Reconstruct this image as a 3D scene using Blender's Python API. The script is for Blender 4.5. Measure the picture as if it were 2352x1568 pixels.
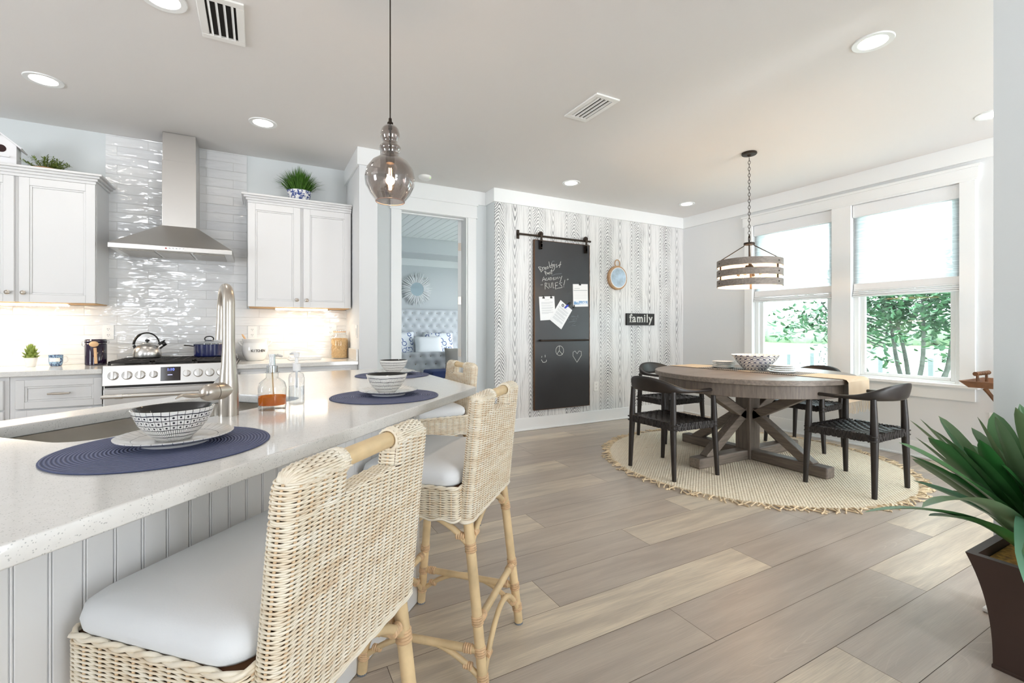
import bpy, bmesh, math, random
from mathutils import Vector, Matrix
PI = math.pi
random.seed(7)
for o in list(bpy.data.objects):
    bpy.data.objects.remove(o, do_unlink=True)
S = bpy.context.scene
C = S.collection
H = 2.743                                   # ceiling height
# ---------------------------------------------------------------- camera
EYE = 1.171
cd = bpy.data.cameras.new('camera'); cam = bpy.data.objects.new('camera', cd); C.objects.link(cam)
cd.sensor_width = 36.0; cd.lens = 36.0*1067.5/2352; cd.shift_y = -(784-755.5)/2352
cd.clip_start = 0.05; cd.clip_end = 300
cam.location = (0, 0, EYE); cam.rotation_euler = (PI/2, 0, -0.49832)
S.camera = cam
# ---------------------------------------------------------------- world, exposure
W = bpy.data.worlds.new('sky'); S.world = W; W.use_nodes = True
bg = W.node_tree.nodes['Background']
SKY, LOWER_FILL = 6.0, 12.0            # radiance of the overcast sky and of the lower half, raised as added light for the ceiling
wt = W.node_tree
tc = wt.nodes.new('ShaderNodeTexCoord'); sx = wt.nodes.new('ShaderNodeSeparateXYZ'); rp = wt.nodes.new('ShaderNodeValToRGB')
wt.links.new(tc.outputs['Generated'], sx.inputs[0]); wt.links.new(sx.outputs['Z'], rp.inputs[0])
rp.color_ramp.elements[0].position = 0.0; rp.color_ramp.elements[0].color = (LOWER_FILL*.94, LOWER_FILL*.96, LOWER_FILL, 1)
rp.color_ramp.elements[1].position = 0.02; rp.color_ramp.elements[1].color = (SKY*.88, SKY*.935, SKY, 1)
wt.links.new(rp.outputs[0], bg.inputs['Color']); bg.inputs['Strength'].default_value = 1.0
S.view_settings.view_transform = 'Standard'; S.view_settings.look = 'None'
S.view_settings.exposure = 0.78; S.view_settings.gamma = 1.0; S.view_settings.use_curve_mapping = False
try:
    S.cycles.max_bounces = 12; S.cycles.diffuse_bounces = 6; S.cycles.transmission_bounces = 10
    S.cycles.glossy_bounces = 5; S.cycles.transparent_max_bounces = 16
    S.cycles.sample_clamp_indirect = 6.0; S.cycles.caustics_reflective = False; S.cycles.caustics_refractive = False
except Exception:
    pass
CAN_W = 0.5      # watts of each recessed can
WARM = (1.0, 0.96, 0.91)
def lamp(name, kind, loc, energy, color=(1, 1, 1), rot=(0, 0, 0), **kw):
    l = bpy.data.lights.new(name, kind); l.energy = energy; l.color = color
    for k, v in kw.items(): setattr(l, k, v)
    o = bpy.data.objects.new(name, l); C.objects.link(o); o.location = loc; o.rotation_euler = rot
    return o
def portal(loc, rot, sx, sy):
    o = lamp('window_daylight', 'AREA', loc, 1, rot=rot, shape='RECTANGLE', size=sx, size_y=sy)
    o.data.cycles.is_portal = True
    return o
portal((5.42, 3.13, 1.55), (0, PI/2, 0), 1.75, 0.9)
portal((5.42, 2.09, 1.55), (0, PI/2, 0), 1.75, 0.84)
portal((1.85, -3.3, 1.3), (PI/2, 0, 0), 1.1, 2.55)
portal((4.05, -3.3, 1.3), (PI/2, 0, 0), 2.1, 2.5)
portal((5.42, -1.4, 1.55), (0, PI/2, 0), 1.75, 1.8)
portal((6.1, 7.3, 1.4), (0, PI/2, 0), 1.9, 3.0)
portal((-4.1, 1.75, 1.6), (0, -PI/2, 0), 1.6, 1.1)
portal((-2.1, -3.3, 1.3), (PI/2, 0, 0), .8, 2.2)
# ---------------------------------------------------------------- material helpers
def lin(c):
    return tuple(((x/255)/12.92 if x/255 <= 0.04045 else ((x/255+0.055)/1.055)**2.4) for x in c)
class NT:
    """small node-graph writer"""
    def __init__(s, name):
        s.m = bpy.data.materials.new(name); s.m.use_nodes = True
        s.t = s.m.node_tree; s.n = s.t.nodes; s.b = s.n['Principled BSDF']; s.out = s.n['Material Output']
    def put(s, sock, val):
        if isinstance(val, bpy.types.NodeSocket): s.t.links.new(val, sock)
        else:
            if hasattr(sock.default_value, '__len__') and hasattr(val, '__len__') and len(val) == 3 and len(sock.default_value) == 4: val = (*val, 1)
            sock.default_value = val
    def node(s, kind, out=0, props=None, **ins):
        n = s.n.new(kind)
        for k, v in (props or {}).items(): setattr(n, k, v)
        for k, v in ins.items():
            key = int(k[1:]) if k[0] == 'i' and k[1:].isdigit() else k.replace('_', ' ')
            s.put(n.inputs[key], v)
        return n.outputs[out]
    def math(s, op, a, b=0.0, c=0.0):
        n = s.n.new('ShaderNodeMath'); n.operation = op
        s.put(n.inputs[0], a); s.put(n.inputs[1], b); s.put(n.inputs[2], c)
        return n.outputs[0]
    def pos(s):  return s.node('ShaderNodeNewGeometry', 0)
    def obj(s):  return s.node('ShaderNodeTexCoord', 3)
    def xyz(s, v):
        n = s.n.new('ShaderNodeSeparateXYZ'); s.put(n.inputs[0], v); return n.outputs
    def vec(s, x, y, z): return s.node('ShaderNodeCombineXYZ', 0, None, i0=x, i1=y, i2=z)
    def scale(s, v, k):
        n = s.n.new('ShaderNodeVectorMath'); n.operation = 'MULTIPLY'; s.put(n.inputs[0], v); n.inputs[1].default_value = k; return n.outputs[0]
    def noise(s, v, scale=5.0, detail=3.0, rough=0.5, dist=0.0, out=0):
        return s.node('ShaderNodeTexNoise', out, None, Vector=v, Scale=scale, Detail=detail, Roughness=rough, Distortion=dist)
    def ramp(s, f, stops, interp='LINEAR'):
        n = s.n.new('ShaderNodeValToRGB'); s.put(n.inputs[0], f); cr = n.color_ramp; cr.interpolation = interp
        while len(cr.elements) < len(stops): cr.elements.new(0.5)
        for e, (p, c) in zip(cr.elements, stops):
            e.position = p; e.color = (*c, 1) if hasattr(c, '__len__') else (c, c, c, 1)
        return n.outputs[0]
    def mix(s, f, a, b, blend='MIX'):
        n = s.n.new('ShaderNodeMix'); n.data_type = 'RGBA'; n.blend_type = blend
        s.put(n.inputs[0], f); s.put(n.inputs[6], a); s.put(n.inputs[7], b); return n.outputs[2]
    def bump(s, h, strength=0.3, dist=0.01):
        s.put(s.b.inputs['Normal'], s.node('ShaderNodeBump', 0, None, Height=h, Strength=strength, Distance=dist))
    def set(s, **k):
        for a, v in k.items(): s.put(s.b.inputs[a.replace('_', ' ')], v)
        return s
def mat(name, rgb, rough=0.5, metal=0.0, noise=None, bump=None, **k):
    m = NT(name); col = lin(rgb)
    if noise:
        f = m.noise(m.obj(), noise[0], 4)
        m.set(Base_Color=m.ramp(f, [(0.3, tuple(c*(1-noise[1]) for c in col)), (0.7, tuple(min(1, c*(1+noise[1])) for c in col))]))
    else: m.set(Base_Color=col)
    m.set(Roughness=rough, Metallic=metal, **k)
    if bump: m.bump(m.noise(m.obj(), bump[0], 4), bump[1], bump[2] if len(bump) > 2 else 0.002)
    return m.m
def emit(name, rgb, strength):
    m = NT(name); m.set(Base_Color=lin(rgb), Emission_Color=lin(rgb), Emission_Strength=strength); return m.m
def glass(name, tint=(1, 1, 1), refl=1.0, rough=0.0, ior=1.45):
    """thin pane: clear transmission plus a Fresnel reflection"""
    m = NT(name); m.n.remove(m.b)
    tr = m.node('ShaderNodeBsdfTransparent', 0, None, Color=tint)
    gl = m.node('ShaderNodeBsdfGlossy', 0, None, Roughness=rough)
    fc = m.node('ShaderNodeLayerWeight', 1, None, Blend=.5); fr = m.math('MULTIPLY_ADD', m.math('POWER', fc, 3.0), .62*refl, .05*refl)
    m.t.links.new(m.node('ShaderNodeMixShader', 0, None, i0=fr, i1=tr, i2=gl), m.out.inputs[0])
    return m.m
# ---------------------------------------------------------------- mesh helpers
class MB:
    def __init__(s): s.v = []; s.f = []; s.mi = []; s.m = 0; s.X = None
    def add(s, vs, fs):
        b = len(s.v)
        s.v += [tuple(s.X @ Vector(p)) for p in vs] if s.X else [tuple(p) for p in vs]
        s.f += [tuple(b+i for i in f) for f in fs]; s.mi += [s.m]*len(fs); return s
    def box(s, x0, x1, y0, y1, z0, z1):
        return s.add([(x0,y0,z0),(x1,y0,z0),(x1,y1,z0),(x0,y1,z0),(x0,y0,z1),(x1,y0,z1),(x1,y1,z1),(x0,y1,z1)],
                     [(0,3,2,1),(4,5,6,7),(0,1,5,4),(1,2,6,5),(2,3,7,6),(3,0,4,7)])
    def bar(s, p, q, w, h, up=(0, 0, 1)):
        """box beam from p to q, w wide sideways and h high"""
        p = Vector(p); q = Vector(q); d = (q-p).normalized(); a = d.cross(Vector(up)).normalized(); b = a.cross(d)
        vs = [e + a*sx*w/2 + b*sz*h/2 for e in (p, q) for sx, sz in ((-1,-1),(1,-1),(1,1),(-1,1))]
        return s.add(vs, [(0,1,2,3),(7,6,5,4),(0,4,5,1),(1,5,6,2),(2,6,7,3),(3,7,4,0)])
    def prism(s, poly, z0, z1):
        n = len(poly)
        a = sum(poly[i][0]*poly[(i+1) % n][1]-poly[(i+1) % n][0]*poly[i][1] for i in range(n))
        if a < 0: poly = poly[::-1]
        vs = [(x, y, z0) for x, y in poly] + [(x, y, z1) for x, y in poly]
        return s.add(vs, [tuple(range(n-1, -1, -1)), tuple(range(n, 2*n))] + [(i, (i+1) % n, n+(i+1) % n, n+i) for i in range(n)])
    def lathe(s, prof, n=32, c=(0, 0, 0), a0=0.0, a1=2*PI):
        full = abs(a1-a0-2*PI) < 1e-6; k = n if full else n+1; vs = []; fs = []
        for r, z in prof:
            for i in range(k):
                a = a0+(a1-a0)*i/n; vs.append((c[0]+r*math.cos(a), c[1]+r*math.sin(a), c[2]+z))
        for j in range(len(prof)-1):
            for i in range(n):
                i2 = (i+1) % k
                f = [j*k+i, j*k+i2, (j+1)*k+i2, (j+1)*k+i]
                if prof[j][0] < 1e-7: f = [f[0], f[2], f[3]]
                elif prof[j+1][0] < 1e-7: f = [f[0], f[1], f[2]]
                fs.append(tuple(f))
        return s.add(vs, fs)
    def tube(s, pts, r, n=8, closed=False, cap=True, sq=None):
        pts = [Vector(p) for p in pts]; N = len(pts); vs = []; fs = []
        rr = r if hasattr(r, '__len__') else [r]*N
        t0 = None; u = None
        for i in range(N):
            if closed: t = pts[(i+1) % N]-pts[i-1]
            else: t = pts[min(i+1, N-1)]-pts[max(i-1, 0)]
            t = t.normalized() if t.length > 1e-9 else Vector((0, 0, 1))
            if u is None:
                u = t.cross(Vector((0, 0, 1)))
                if u.length < 1e-3: u = t.cross(Vector((0, 1, 0)))
                u.normalize()
            else:
                u = u - t*u.dot(t)
                u = u.normalized() if u.length > 1e-6 else t.orthogonal().normalized()
            w = t.cross(u)
            for k in range(n):
                a = 2*PI*k/n; cu, cw = math.cos(a), math.sin(a)
                if sq: cu *= sq[0]; cw *= sq[1]
                vs.append(pts[i]+(u*cu+w*cw)*rr[i])
        M = N if closed else N-1
        for i in range(M):
            j = (i+1) % N
            for k in range(n):
                k2 = (k+1) % n; fs.append((i*n+k, i*n+k2, j*n+k2, j*n+k))
        if cap and not closed: fs += [tuple(range(n-1, -1, -1)), tuple((N-1)*n+k for k in range(n))]
        return s.add(vs, fs)
    def cyl(s, c, r, h, n=24, r2=None):
        return s.lathe([(0, 0), (r, 0), (r if r2 is None else r2, h), (0, h)], n, c)
    def ball(s, c, r, n=16, sz=1.0):
        m = max(6, n//2)
        return s.lathe([(r*math.sin(PI*j/m) if 0 < j < m else 0, -r*sz*math.cos(PI*j/m)) for j in range(m+1)], n, c)
    def ring(s, c, R, r, n=32, k=8):
        return s.lathe([(R+r*math.cos(2*PI*j/k), r*math.sin(2*PI*j/k)) for j in range(k+1)], n, c)
    def rot(s, M): s.X = M; return s
    def build(s, name, mats, parent=None, smooth=None, bevel=None, seg=2, sub=0, world=False, weld=False):
        me = bpy.data.meshes.new(name)
        vs = s.v
        if world and parent is not None:
            q = root_of(parent).location; vs = [(x-q[0], y-q[1], z-q[2]) for x, y, z in vs]
        me.from_pydata(vs, [], s.f)
        for m in (mats if isinstance(mats, (list, tuple)) else [mats]): me.materials.append(m)
        if any(s.mi): me.polygons.foreach_set('material_index', s.mi)
        bm = bmesh.new(); bm.from_mesh(me)
        if weld: bmesh.ops.remove_doubles(bm, verts=bm.verts, dist=1e-5)
        bmesh.ops.recalc_face_normals(bm, faces=bm.faces)
        bm.to_mesh(me); bm.free()
        if smooth is not None:
            me.polygons.foreach_set('use_smooth', [True]*len(me.polygons))
            if smooth < 180: me.set_sharp_from_angle(angle=math.radians(smooth))
        o = bpy.data.objects.new(name, me); C.objects.link(o)
        if parent is not None: o.parent = parent
        if bevel:
            b = o.modifiers.new('bevel', 'BEVEL'); b.width = bevel; b.segments = seg; b.limit_method = 'ANGLE'; b.angle_limit = math.radians(40)
            me.polygons.foreach_set('use_smooth', [True]*len(me.polygons)); me.set_sharp_from_angle(angle=math.radians(35))
        if sub:
            d = o.modifiers.new('sub', 'SUBSURF'); d.levels = sub; d.render_levels = sub
        return o
def root_of(o):
    while o.parent is not None: o = o.parent
    return o
def tag(o, label, cat, group=None, kind=None):
    if label: o['label'] = label
    if cat: o['category'] = cat
    if group: o['group'] = group
    if kind: o['kind'] = kind
    return o
def thing(name, label, cat, loc=(0, 0, 0), rz=0.0, group=None):
    o = bpy.data.objects.new(name, None); C.objects.link(o); o.location = loc; o.rotation_euler = (0, 0, rz)
    o.empty_display_size = 0.1
    return tag(o, label, cat, group)
def struct(o): o['kind'] = 'structure'; return o
def copy_tree(o, parent=None):
    c = o.copy(); C.objects.link(c)
    if parent is not None: c.parent = parent
    for ch in list(o.children): copy_tree(ch, c)
    return c
def plate2d(name, loops, depth, mats, parent=None, bevel=0.0, xf=None, res=2):
    """flat plate with holes (a filled curve turned into a mesh), thickness 'depth' centred on z=0, then moved by xf"""
    cu = bpy.data.curves.new(name, 'CURVE'); cu.dimensions = '2D'; cu.fill_mode = 'BOTH'
    cu.extrude = depth/2-bevel; cu.bevel_depth = bevel; cu.bevel_resolution = res
    if bevel: cu.offset = -bevel
    for lp in loops:
        sp = cu.splines.new('POLY'); sp.points.add(len(lp)-1); sp.use_cyclic_u = True
        for p, q in zip(sp.points, lp): p.co = (q[0], q[1], 0, 1)
    t = bpy.data.objects.new(name+'_tmp', cu); C.objects.link(t)
    dg = bpy.context.evaluated_depsgraph_get(); me = bpy.data.meshes.new_from_object(t.evaluated_get(dg))
    bpy.data.objects.remove(t, do_unlink=True); bpy.data.curves.remove(cu)
    me.name = name
    if xf is not None: me.transform(xf)
    me.materials.clear()
    for m in (mats if isinstance(mats, (list, tuple)) else [mats]): me.materials.append(m)
    o = bpy.data.objects.new(name, me); C.objects.link(o)
    if parent is not None: o.parent = parent
    return o
def text_mesh(name, txt, size, depth, m, parent, xf, align='CENTER', shear=0.0, bold=0.0, space=1.0):
    cu = bpy.data.curves.new(name, 'FONT'); cu.body = txt; cu.size = size; cu.extrude = depth; cu.align_x = align
    cu.shear = shear; cu.offset = bold; cu.space_character = space; cu.resolution_u = 3
    t = bpy.data.objects.new(name+'_tmp', cu); C.objects.link(t)
    dg = bpy.context.evaluated_depsgraph_get(); me = bpy.data.meshes.new_from_object(t.evaluated_get(dg))
    bpy.data.objects.remove(t, do_unlink=True); bpy.data.curves.remove(cu)
    me.name = name; me.transform(xf); me.materials.clear(); me.materials.append(m)
    o = bpy.data.objects.new(name, me); C.objects.link(o); o.parent = parent
    return o
def rrect(x0, x1, y0, y1, r, n=6):
    out = []
    for cx, cy, a in ((x1-r, y0+r, -PI/2), (x1-r, y1-r, 0), (x0+r, y1-r, PI/2), (x0+r, y0+r, PI)):
        out += [(cx+r*math.cos(a+PI/2*i/n), cy+r*math.sin(a+PI/2*i/n)) for i in range(n+1)]
    return out
def arc(p, q, bulge, n=12):
    """points of a curve from p to q whose middle is pushed by the vector bulge"""
    p = Vector(p); q = Vector(q); b = Vector(bulge)
    return [p.lerp(q, i/n)+b*(1-(2*i/n-1)**2) for i in range(n+1)]
def bez(pts, n=12):
    """Catmull-Rom through pts"""
    P = [Vector(p) for p in pts]; P = [P[0]*2-P[1]]+P+[P[-1]*2-P[-2]]; out = []
    for i in range(1, len(P)-2):
        for k in range(n):
            t = k/n; a, b, c, d = P[i-1:i+3]
            out.append(0.5*((2*b)+(c-a)*t+(2*a-5*b+4*c-d)*t*t+(3*b-a-3*c+d)*t**3))
    out.append(P[-2]); return out
# ================================================================ MATERIALS
M = {}
M['paint'] = mat('wall_paint', (214, 219, 220), 0.6)
M['paint_bed'] = mat('bedroom_paint', (208, 211, 213), 0.6)
M['paint_warm'] = mat('wall_paint_warm', (221, 223, 224), 0.6)
M['ceil'] = mat('ceiling_paint', (227, 225, 223), 0.85, bump=(90, 0.12, 0.003))
M['trim'] = mat('trim_paint', (236, 238, 238), 0.35)
M['cab'] = mat('cabinet_paint', (225, 225, 225), 0.38)
M['steel'] = mat('stainless_steel', (210, 207, 203), 0.30, 1.0)
M['nickel'] = mat('brushed_nickel', (200, 192, 182), 0.3, 1.0)
M['chrome'] = mat('chrome', (225, 228, 232), 0.08, 1.0)
M['black'] = mat('black_enamel', (22, 20, 19), 0.35)
M['iron'] = mat('cast_iron', (46, 42, 39), 0.55)
M['bronze'] = mat('dark_bronze', (52, 43, 36), 0.45, 0.6)
M['white_plastic'] = mat('white_plastic', (240, 240, 238), 0.35)
M['porcelain'] = mat('white_porcelain', (238, 236, 232), 0.12, Coat_Weight=0.4)
M['paper'] = mat('paper', (236, 236, 236), 0.8)
M['ink'] = mat('grey_print', (165, 168, 172), 0.8)
M['chalk'] = mat('chalk', (205, 205, 200), 0.95)
M['chalk_faint'] = mat('faint_chalk', (128, 134, 138), 0.95)
M['ply'] = mat('raw_plywood', (206, 164, 112), 0.6)
M['navy'] = mat('navy_fabric', (44, 58, 104), 0.8)
M['linen'] = mat('white_linen', (232, 234, 236), 0.9, bump=(260, 0.25, 0.001))
M['grey_linen'] = mat('grey_upholstery', (205, 208, 212), 0.9, bump=(300, 0.2, 0.001))
M['taupe'] = mat('taupe_linen', (168, 162, 155), 0.9)
M['dark'] = mat('dark_recess', (30, 28, 27), 0.9)
M['terracotta'] = mat('terracotta', (186, 142, 104), 0.8)
M['lens'] = emit('lamp_lens', (255, 246, 232), 14.0)
M['strip'] = emit('led_strip', (255, 240, 214), 16.0)
M['filament'] = emit('lit_filament', (255, 205, 140), 60.0)
M['bulb'] = glass('bulb_glass', (1.0, 0.93, 0.84), 1.0)
M['pane'] = glass('window_glass', (0.90, 0.97, 0.96), 1.1)
M['clear'] = glass('clear_glass', (0.955, 0.97, 0.975), 1.5, ior=1.3)
M['plastic_clear'] = glass('clear_plastic', (0.93, 0.945, 0.965), 1.5, 0.05, 1.3)
M['smoke'] = glass('smoked_glass', (0.58, 0.52, 0.49), 3.0, 0.0, 1.5)
def amber():
    m = NT('amber_soap'); m.n.remove(m.b)
    tr = m.node('ShaderNodeBsdfTransparent', 0, None, Color=(1.0, .62, .22)); df = m.node('ShaderNodeBsdfTranslucent', 0, None, Color=lin((240, 150, 50))); d2 = m.node('ShaderNodeBsdfDiffuse', 0, None, Color=lin((236, 140, 44)))
    a = m.node('ShaderNodeMixShader', 0, None, i0=.5, i1=df, i2=d2)
    m.t.links.new(m.node('ShaderNodeMixShader', 0, None, i0=.45, i1=a, i2=tr), m.out.inputs[0]); return m.m
M['amber'] = amber()
M['rattan'] = mat('rattan_pole', (222, 196, 152), 0.42, noise=(9, 0.22))
M['rattan_wrap'] = mat('rattan_wrap', (214, 180, 140), 0.5, noise=(60, 0.2))
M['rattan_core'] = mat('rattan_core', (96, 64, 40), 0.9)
M['cushion'] = mat('cushion_canvas', (228, 231, 234), 0.85, bump=(320, 0.18, 0.001))
M['leather'] = mat('black_leather_strap', (40, 35, 33), 0.5, noise=(40, 0.3))
M['ebony'] = mat('ebony_wood', (34, 27, 23), 0.40, noise=(14, 0.2))
def leaf_material():
    m = NT('strap_leaf'); t = m.node('ShaderNodeAttribute', 2, {'attribute_name': 'tone'}); n = m.noise(m.obj(), 6.0, 3)
    c = m.ramp(t, [(0.0, lin((36, 108, 44))), (0.45, lin((82, 130, 78))), (0.8, lin((130, 152, 112))), (1.0, lin((112, 164, 134)))])
    m.set(Base_Color=m.mix(m.math('MULTIPLY', n, .5), c, lin((40, 78, 40))), Roughness=.34); return m.m
M['leaf_hi'] = leaf_material()
M['planter'] = mat('planter_bronze', (64, 47, 41), 0.5)
M['moss'] = mat('planter_moss', (170, 130, 62), 0.95, noise=(60, 0.5), bump=(70, 1.0, 0.01))
M['grass'] = mat('potted_grass', (66, 108, 28), 0.6, noise=(30, 0.35))
M['herb'] = mat('potted_herb', (104, 122, 50), 0.7, noise=(40, 0.4))
M['succ'] = mat('succulent', (122, 140, 62), 0.45, noise=(40, 0.3))
M['pond'] = mat('pond_water', (214, 226, 226), 0.08)
M['lawn'] = mat('lawn', (120, 132, 92), 0.9, noise=(3, 0.2))
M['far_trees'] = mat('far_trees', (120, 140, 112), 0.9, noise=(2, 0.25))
M['bark'] = mat('shrub_bark', (98, 100, 94), 0.9, noise=(14, 0.3))
M['shrub'] = mat('shrub_leaf', (74, 114, 78), 0.5, noise=(7, 0.35))
M['post'] = mat('weathered_post', (92, 98, 96), 0.9)
M['walnut'] = mat('tray_walnut', (128, 88, 60), 0.5, noise=(18, 0.25))
M['bamboo'] = mat('dark_bamboo', (110, 72, 42), 0.4, noise=(20, 0.3))
M['rope'] = mat('jute_rope', (186, 150, 112), 0.9, noise=(120, 0.25), bump=(200, 0.6, 0.003))
M['driftwood'] = mat('white_driftwood', (236, 236, 238), 0.7)
M['mirror'] = mat('mirror', (186, 202, 212), 0.30, 1.0)

def floor_material():
    m = NT('plank_floor'); p = m.xyz(m.pos())
    tone = m.node('ShaderNodeAttribute', 2, {'attribute_name': 'tone'}); sh = m.node('ShaderNodeAttribute', 2, {'attribute_name': 'shift'})
    v = m.vec(m.math('MULTIPLY_ADD', p[0], 1.0, m.math('MULTIPLY', sh, 37.0)), m.math('MULTIPLY_ADD', p[1], 9.0, m.math('MULTIPLY', sh, 91.0)), 0.0)
    big = m.noise(v, 1.6, 4, 0.55, 0.6); fine = m.noise(m.scale(v, (1, 7, 1)), 5.0, 5, 0.65, 0.4)
    base = m.mix(tone, lin((180, 169, 159)), lin((226, 213, 191)))
    c = m.mix(m.math('MULTIPLY', m.ramp(big, [(0.36, 1.0), (0.62, 0.0)]), 0.5), base, lin((156, 144, 134)))
    c = m.mix(m.math('MULTIPLY', m.ramp(fine, [(0.42, 1.0), (0.55, 0.0)]), 0.30), c, lin((160, 149, 139)))
    wav = m.math('SINE', m.math('MULTIPLY', m.noise(m.scale(v, (0.5, 0.5, 1)), 1.4, 2, 0.4, 0.2), 160.0))
    lime = m.math('MULTIPLY', m.ramp(wav, [(0.80, 0.0), (1.0, 1.0)]), m.ramp(m.noise(v, 1.1, 2), [(0.54, 0.0), (0.68, 1.0)]))
    c = m.mix(m.math('MULTIPLY', lime, 0.28), c, lin((214, 204, 190)))
    m.set(Base_Color=c, Roughness=0.36, Specular_IOR_Level=0.45)
    m.bump(fine, 0.08, 0.002); return m.m
M['floor'] = floor_material()

def wallpaper_material():
    m = NT('woodgrain_wallpaper'); p = m.xyz(m.pos()); x, z = p[0], p[2]
    wob = m.noise(m.vec(m.math('MULTIPLY', x, 9.0), 0.0, m.math('MULTIPLY', z, 4.0)), 1.0, 3)
    xw = m.math('MULTIPLY_ADD', m.math('SUBTRACT', wob, 0.5), 0.035, x)
    u0 = m.math('MULTIPLY', m.math('SUBTRACT', m.math('FRACT', m.math('DIVIDE', m.math('SUBTRACT', xw, 2.36-0.2607), 0.5215)), 0.5), 0.5215)   # -.26 .. .26 about each arch column
    def arch(off, sgn, wid, pitch, slope, seed):
        u = m.math('SUBTRACT', u0, off); a = m.math('POWER', m.math('ADD', m.math('MULTIPLY', u, u), 0.00018), 0.5)
        nz = m.math('MULTIPLY', m.noise(m.vec(m.math('MULTIPLY', u, 10.0), seed, m.math('MULTIPLY', z, 5.0)), 1.0, 2), 0.12)
        ph = m.math('MULTIPLY', m.math('ADD', m.math('ADD', m.math('MULTIPLY', z, sgn), m.math('MULTIPLY', a, slope)), nz), 2*PI/pitch)
        line = m.ramp(m.math('MULTIPLY_ADD', m.math('SINE', ph), 0.5, 0.5), [(0.42, 0.0), (0.80, 1.0)])
        mask = m.ramp(m.math('DIVIDE', a, wid), [(0.62, 1.0), (1.0, 0.0)])
        return m.math('MULTIPLY', line, mask), mask
    l1, k1 = arch(0.0, 1.0, 0.098, 0.040, 1.8, 0.0)
    l2, k2 = arch(0.205, -1.0, 0.045, 0.11, 6.5, 3.0)
    l3, k3 = arch(-0.115, 1.0, 0.035, 0.05, 3.4, 7.0)
    vs = m.noise(m.vec(m.math('MULTIPLY', u0, 95.0), 0.0, m.math('MULTIPLY', z, 2.2)), 1.0, 4, 0.6, 0.5)
    vl = m.math('MULTIPLY', m.ramp(vs, [(0.50, 0.0), (0.66, 1.0)]), m.math('SUBTRACT', 1.0, m.math('MAXIMUM', k1, m.math('MULTIPLY', m.math('MAXIMUM', k2, k3), 0.7))))
    tot = m.math('MAXIMUM', m.math('MAXIMUM', l1, m.math('MULTIPLY', l2, 0.8)), m.math('MAXIMUM', m.math('MULTIPLY', l3, 0.9), m.math('MULTIPLY', vl, 0.66)))
    fade = m.ramp(m.noise(m.vec(m.math('MULTIPLY', x, 7.0), 2.0, m.math('MULTIPLY', z, 3.0)), 1.0, 3), [(0.28, 0.30), (0.68, 1.0)])
    c = m.mix(m.math('MULTIPLY', tot, m.math('MULTIPLY', fade, 0.97)), lin((226, 226, 225)), lin((80, 82, 86)))
    m.set(Base_Color=c, Roughness=0.7); return m.m
M['wallpaper'] = wallpaper_material()

def tile_material():
    m = NT('handmade_subway_tile'); p = m.xyz(m.pos())
    bv = m.vec(p[0], m.math('SUBTRACT', p[2], 0.895), 0.0)
    br = m.n.new('ShaderNodeTexBrick'); m.put(br.inputs['Vector'], bv); br.offset = 0.5
    for k, v in dict(Scale=1.0, Mortar_Size=0.0016, Mortar_Smooth=0.3, Bias=0.0, Brick_Width=0.405, Row_Height=0.0765).items(): br.inputs[k.replace('_', ' ')].default_value = v
    br.inputs['Color1'].default_value = (0, 0, 0, 1); br.inputs['Color2'].default_value = (1, 1, 1, 1); br.inputs['Mortar'].default_value = (0.5, 0.5, 0.5, 1)
    rnd = br.outputs[0]; mor = br.outputs[1]
    w = m.noise(m.vec(m.math('MULTIPLY', p[0], 5.0), m.math('MULTIPLY', rnd, 20.0), m.math('MULTIPLY', p[2], 17.0)), 1.0, 2, 0.45, 0.3)
    c = m.mix(mor, m.mix(rnd, lin((226, 228, 230)), lin((236, 237, 237))), lin((214, 214, 213)))
    m.set(Base_Color=c, Roughness=m.math('MULTIPLY_ADD', mor, 0.5, 0.06), Specular_IOR_Level=0.6)
    m.bump(m.math('SUBTRACT', w, m.math('MULTIPLY', mor, 0.25)), 0.9, 0.018); return m.m
M['tile'] = tile_material()

def quartz_material():
    m = NT('speckled_quartz'); o = m.pos()
    v = m.node('ShaderNodeTexVoronoi', 0, {'feature': 'F1'}, Vector=o, Scale=240.0); r = m.noise(o, 95.0, 2)
    sp = m.math('MULTIPLY', m.ramp(v, [(0.18, 1.0), (0.30, 0.0)]), m.ramp(r, [(0.44, 0.0), (0.52, 1.0)]))
    c = m.mix(m.math('MULTIPLY', sp, 0.55), m.mix(m.noise(o, 60.0, 2), lin((226, 225, 221)), lin((235, 234, 231))), lin((140, 142, 142)))
    m.set(Base_Color=c, Roughness=0.10, Specular_IOR_Level=0.5); return m.m
M['quartz'] = quartz_material()

def wood_material(name, dark, light, axis=0, sc=1.0, rough=0.5):
    m = NT(name); p = m.obj(); k = [22.0*sc]*3; k[axis] = 1.6*sc
    v = m.scale(p, tuple(k)); n = m.noise(v, 1.0, 5, 0.6, 0.8); f = m.noise(m.scale(v, (3, 3, 3)), 1.0, 4, 0.7)
    c = m.mix(n, lin(dark), lin(light)); c = m.mix(m.math('MULTIPLY', m.ramp(f, [(0.4, 1.0), (0.58, 0.0)]), 0.35), c, lin(tuple(q*0.6 for q in dark)))
    m.set(Base_Color=c, Roughness=rough); m.bump(f, 0.15, 0.002); return m.m
M['table'] = wood_material('grey_oak_x', (106, 94, 84), (156, 143, 131), 0, 1.0, 0.42)
M['tabley'] = wood_material('grey_oak_y', (96, 85, 76), (140, 127, 116), 1, 1.0, 0.5)
M['tablez'] = wood_material('grey_oak_z', (96, 85, 76), (136, 123, 112), 2, 1.0, 0.5)
M['grey_wood'] = wood_material('greywash_band', (120, 110, 102), (160, 150, 142), 0, 1.0, 0.6)
M['band_inner'] = mat('band_inner', (236, 214, 190), 0.6)
M['spoon'] = mat('beech_wood', (222, 182, 138), 0.55, noise=(30, 0.12))

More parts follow.
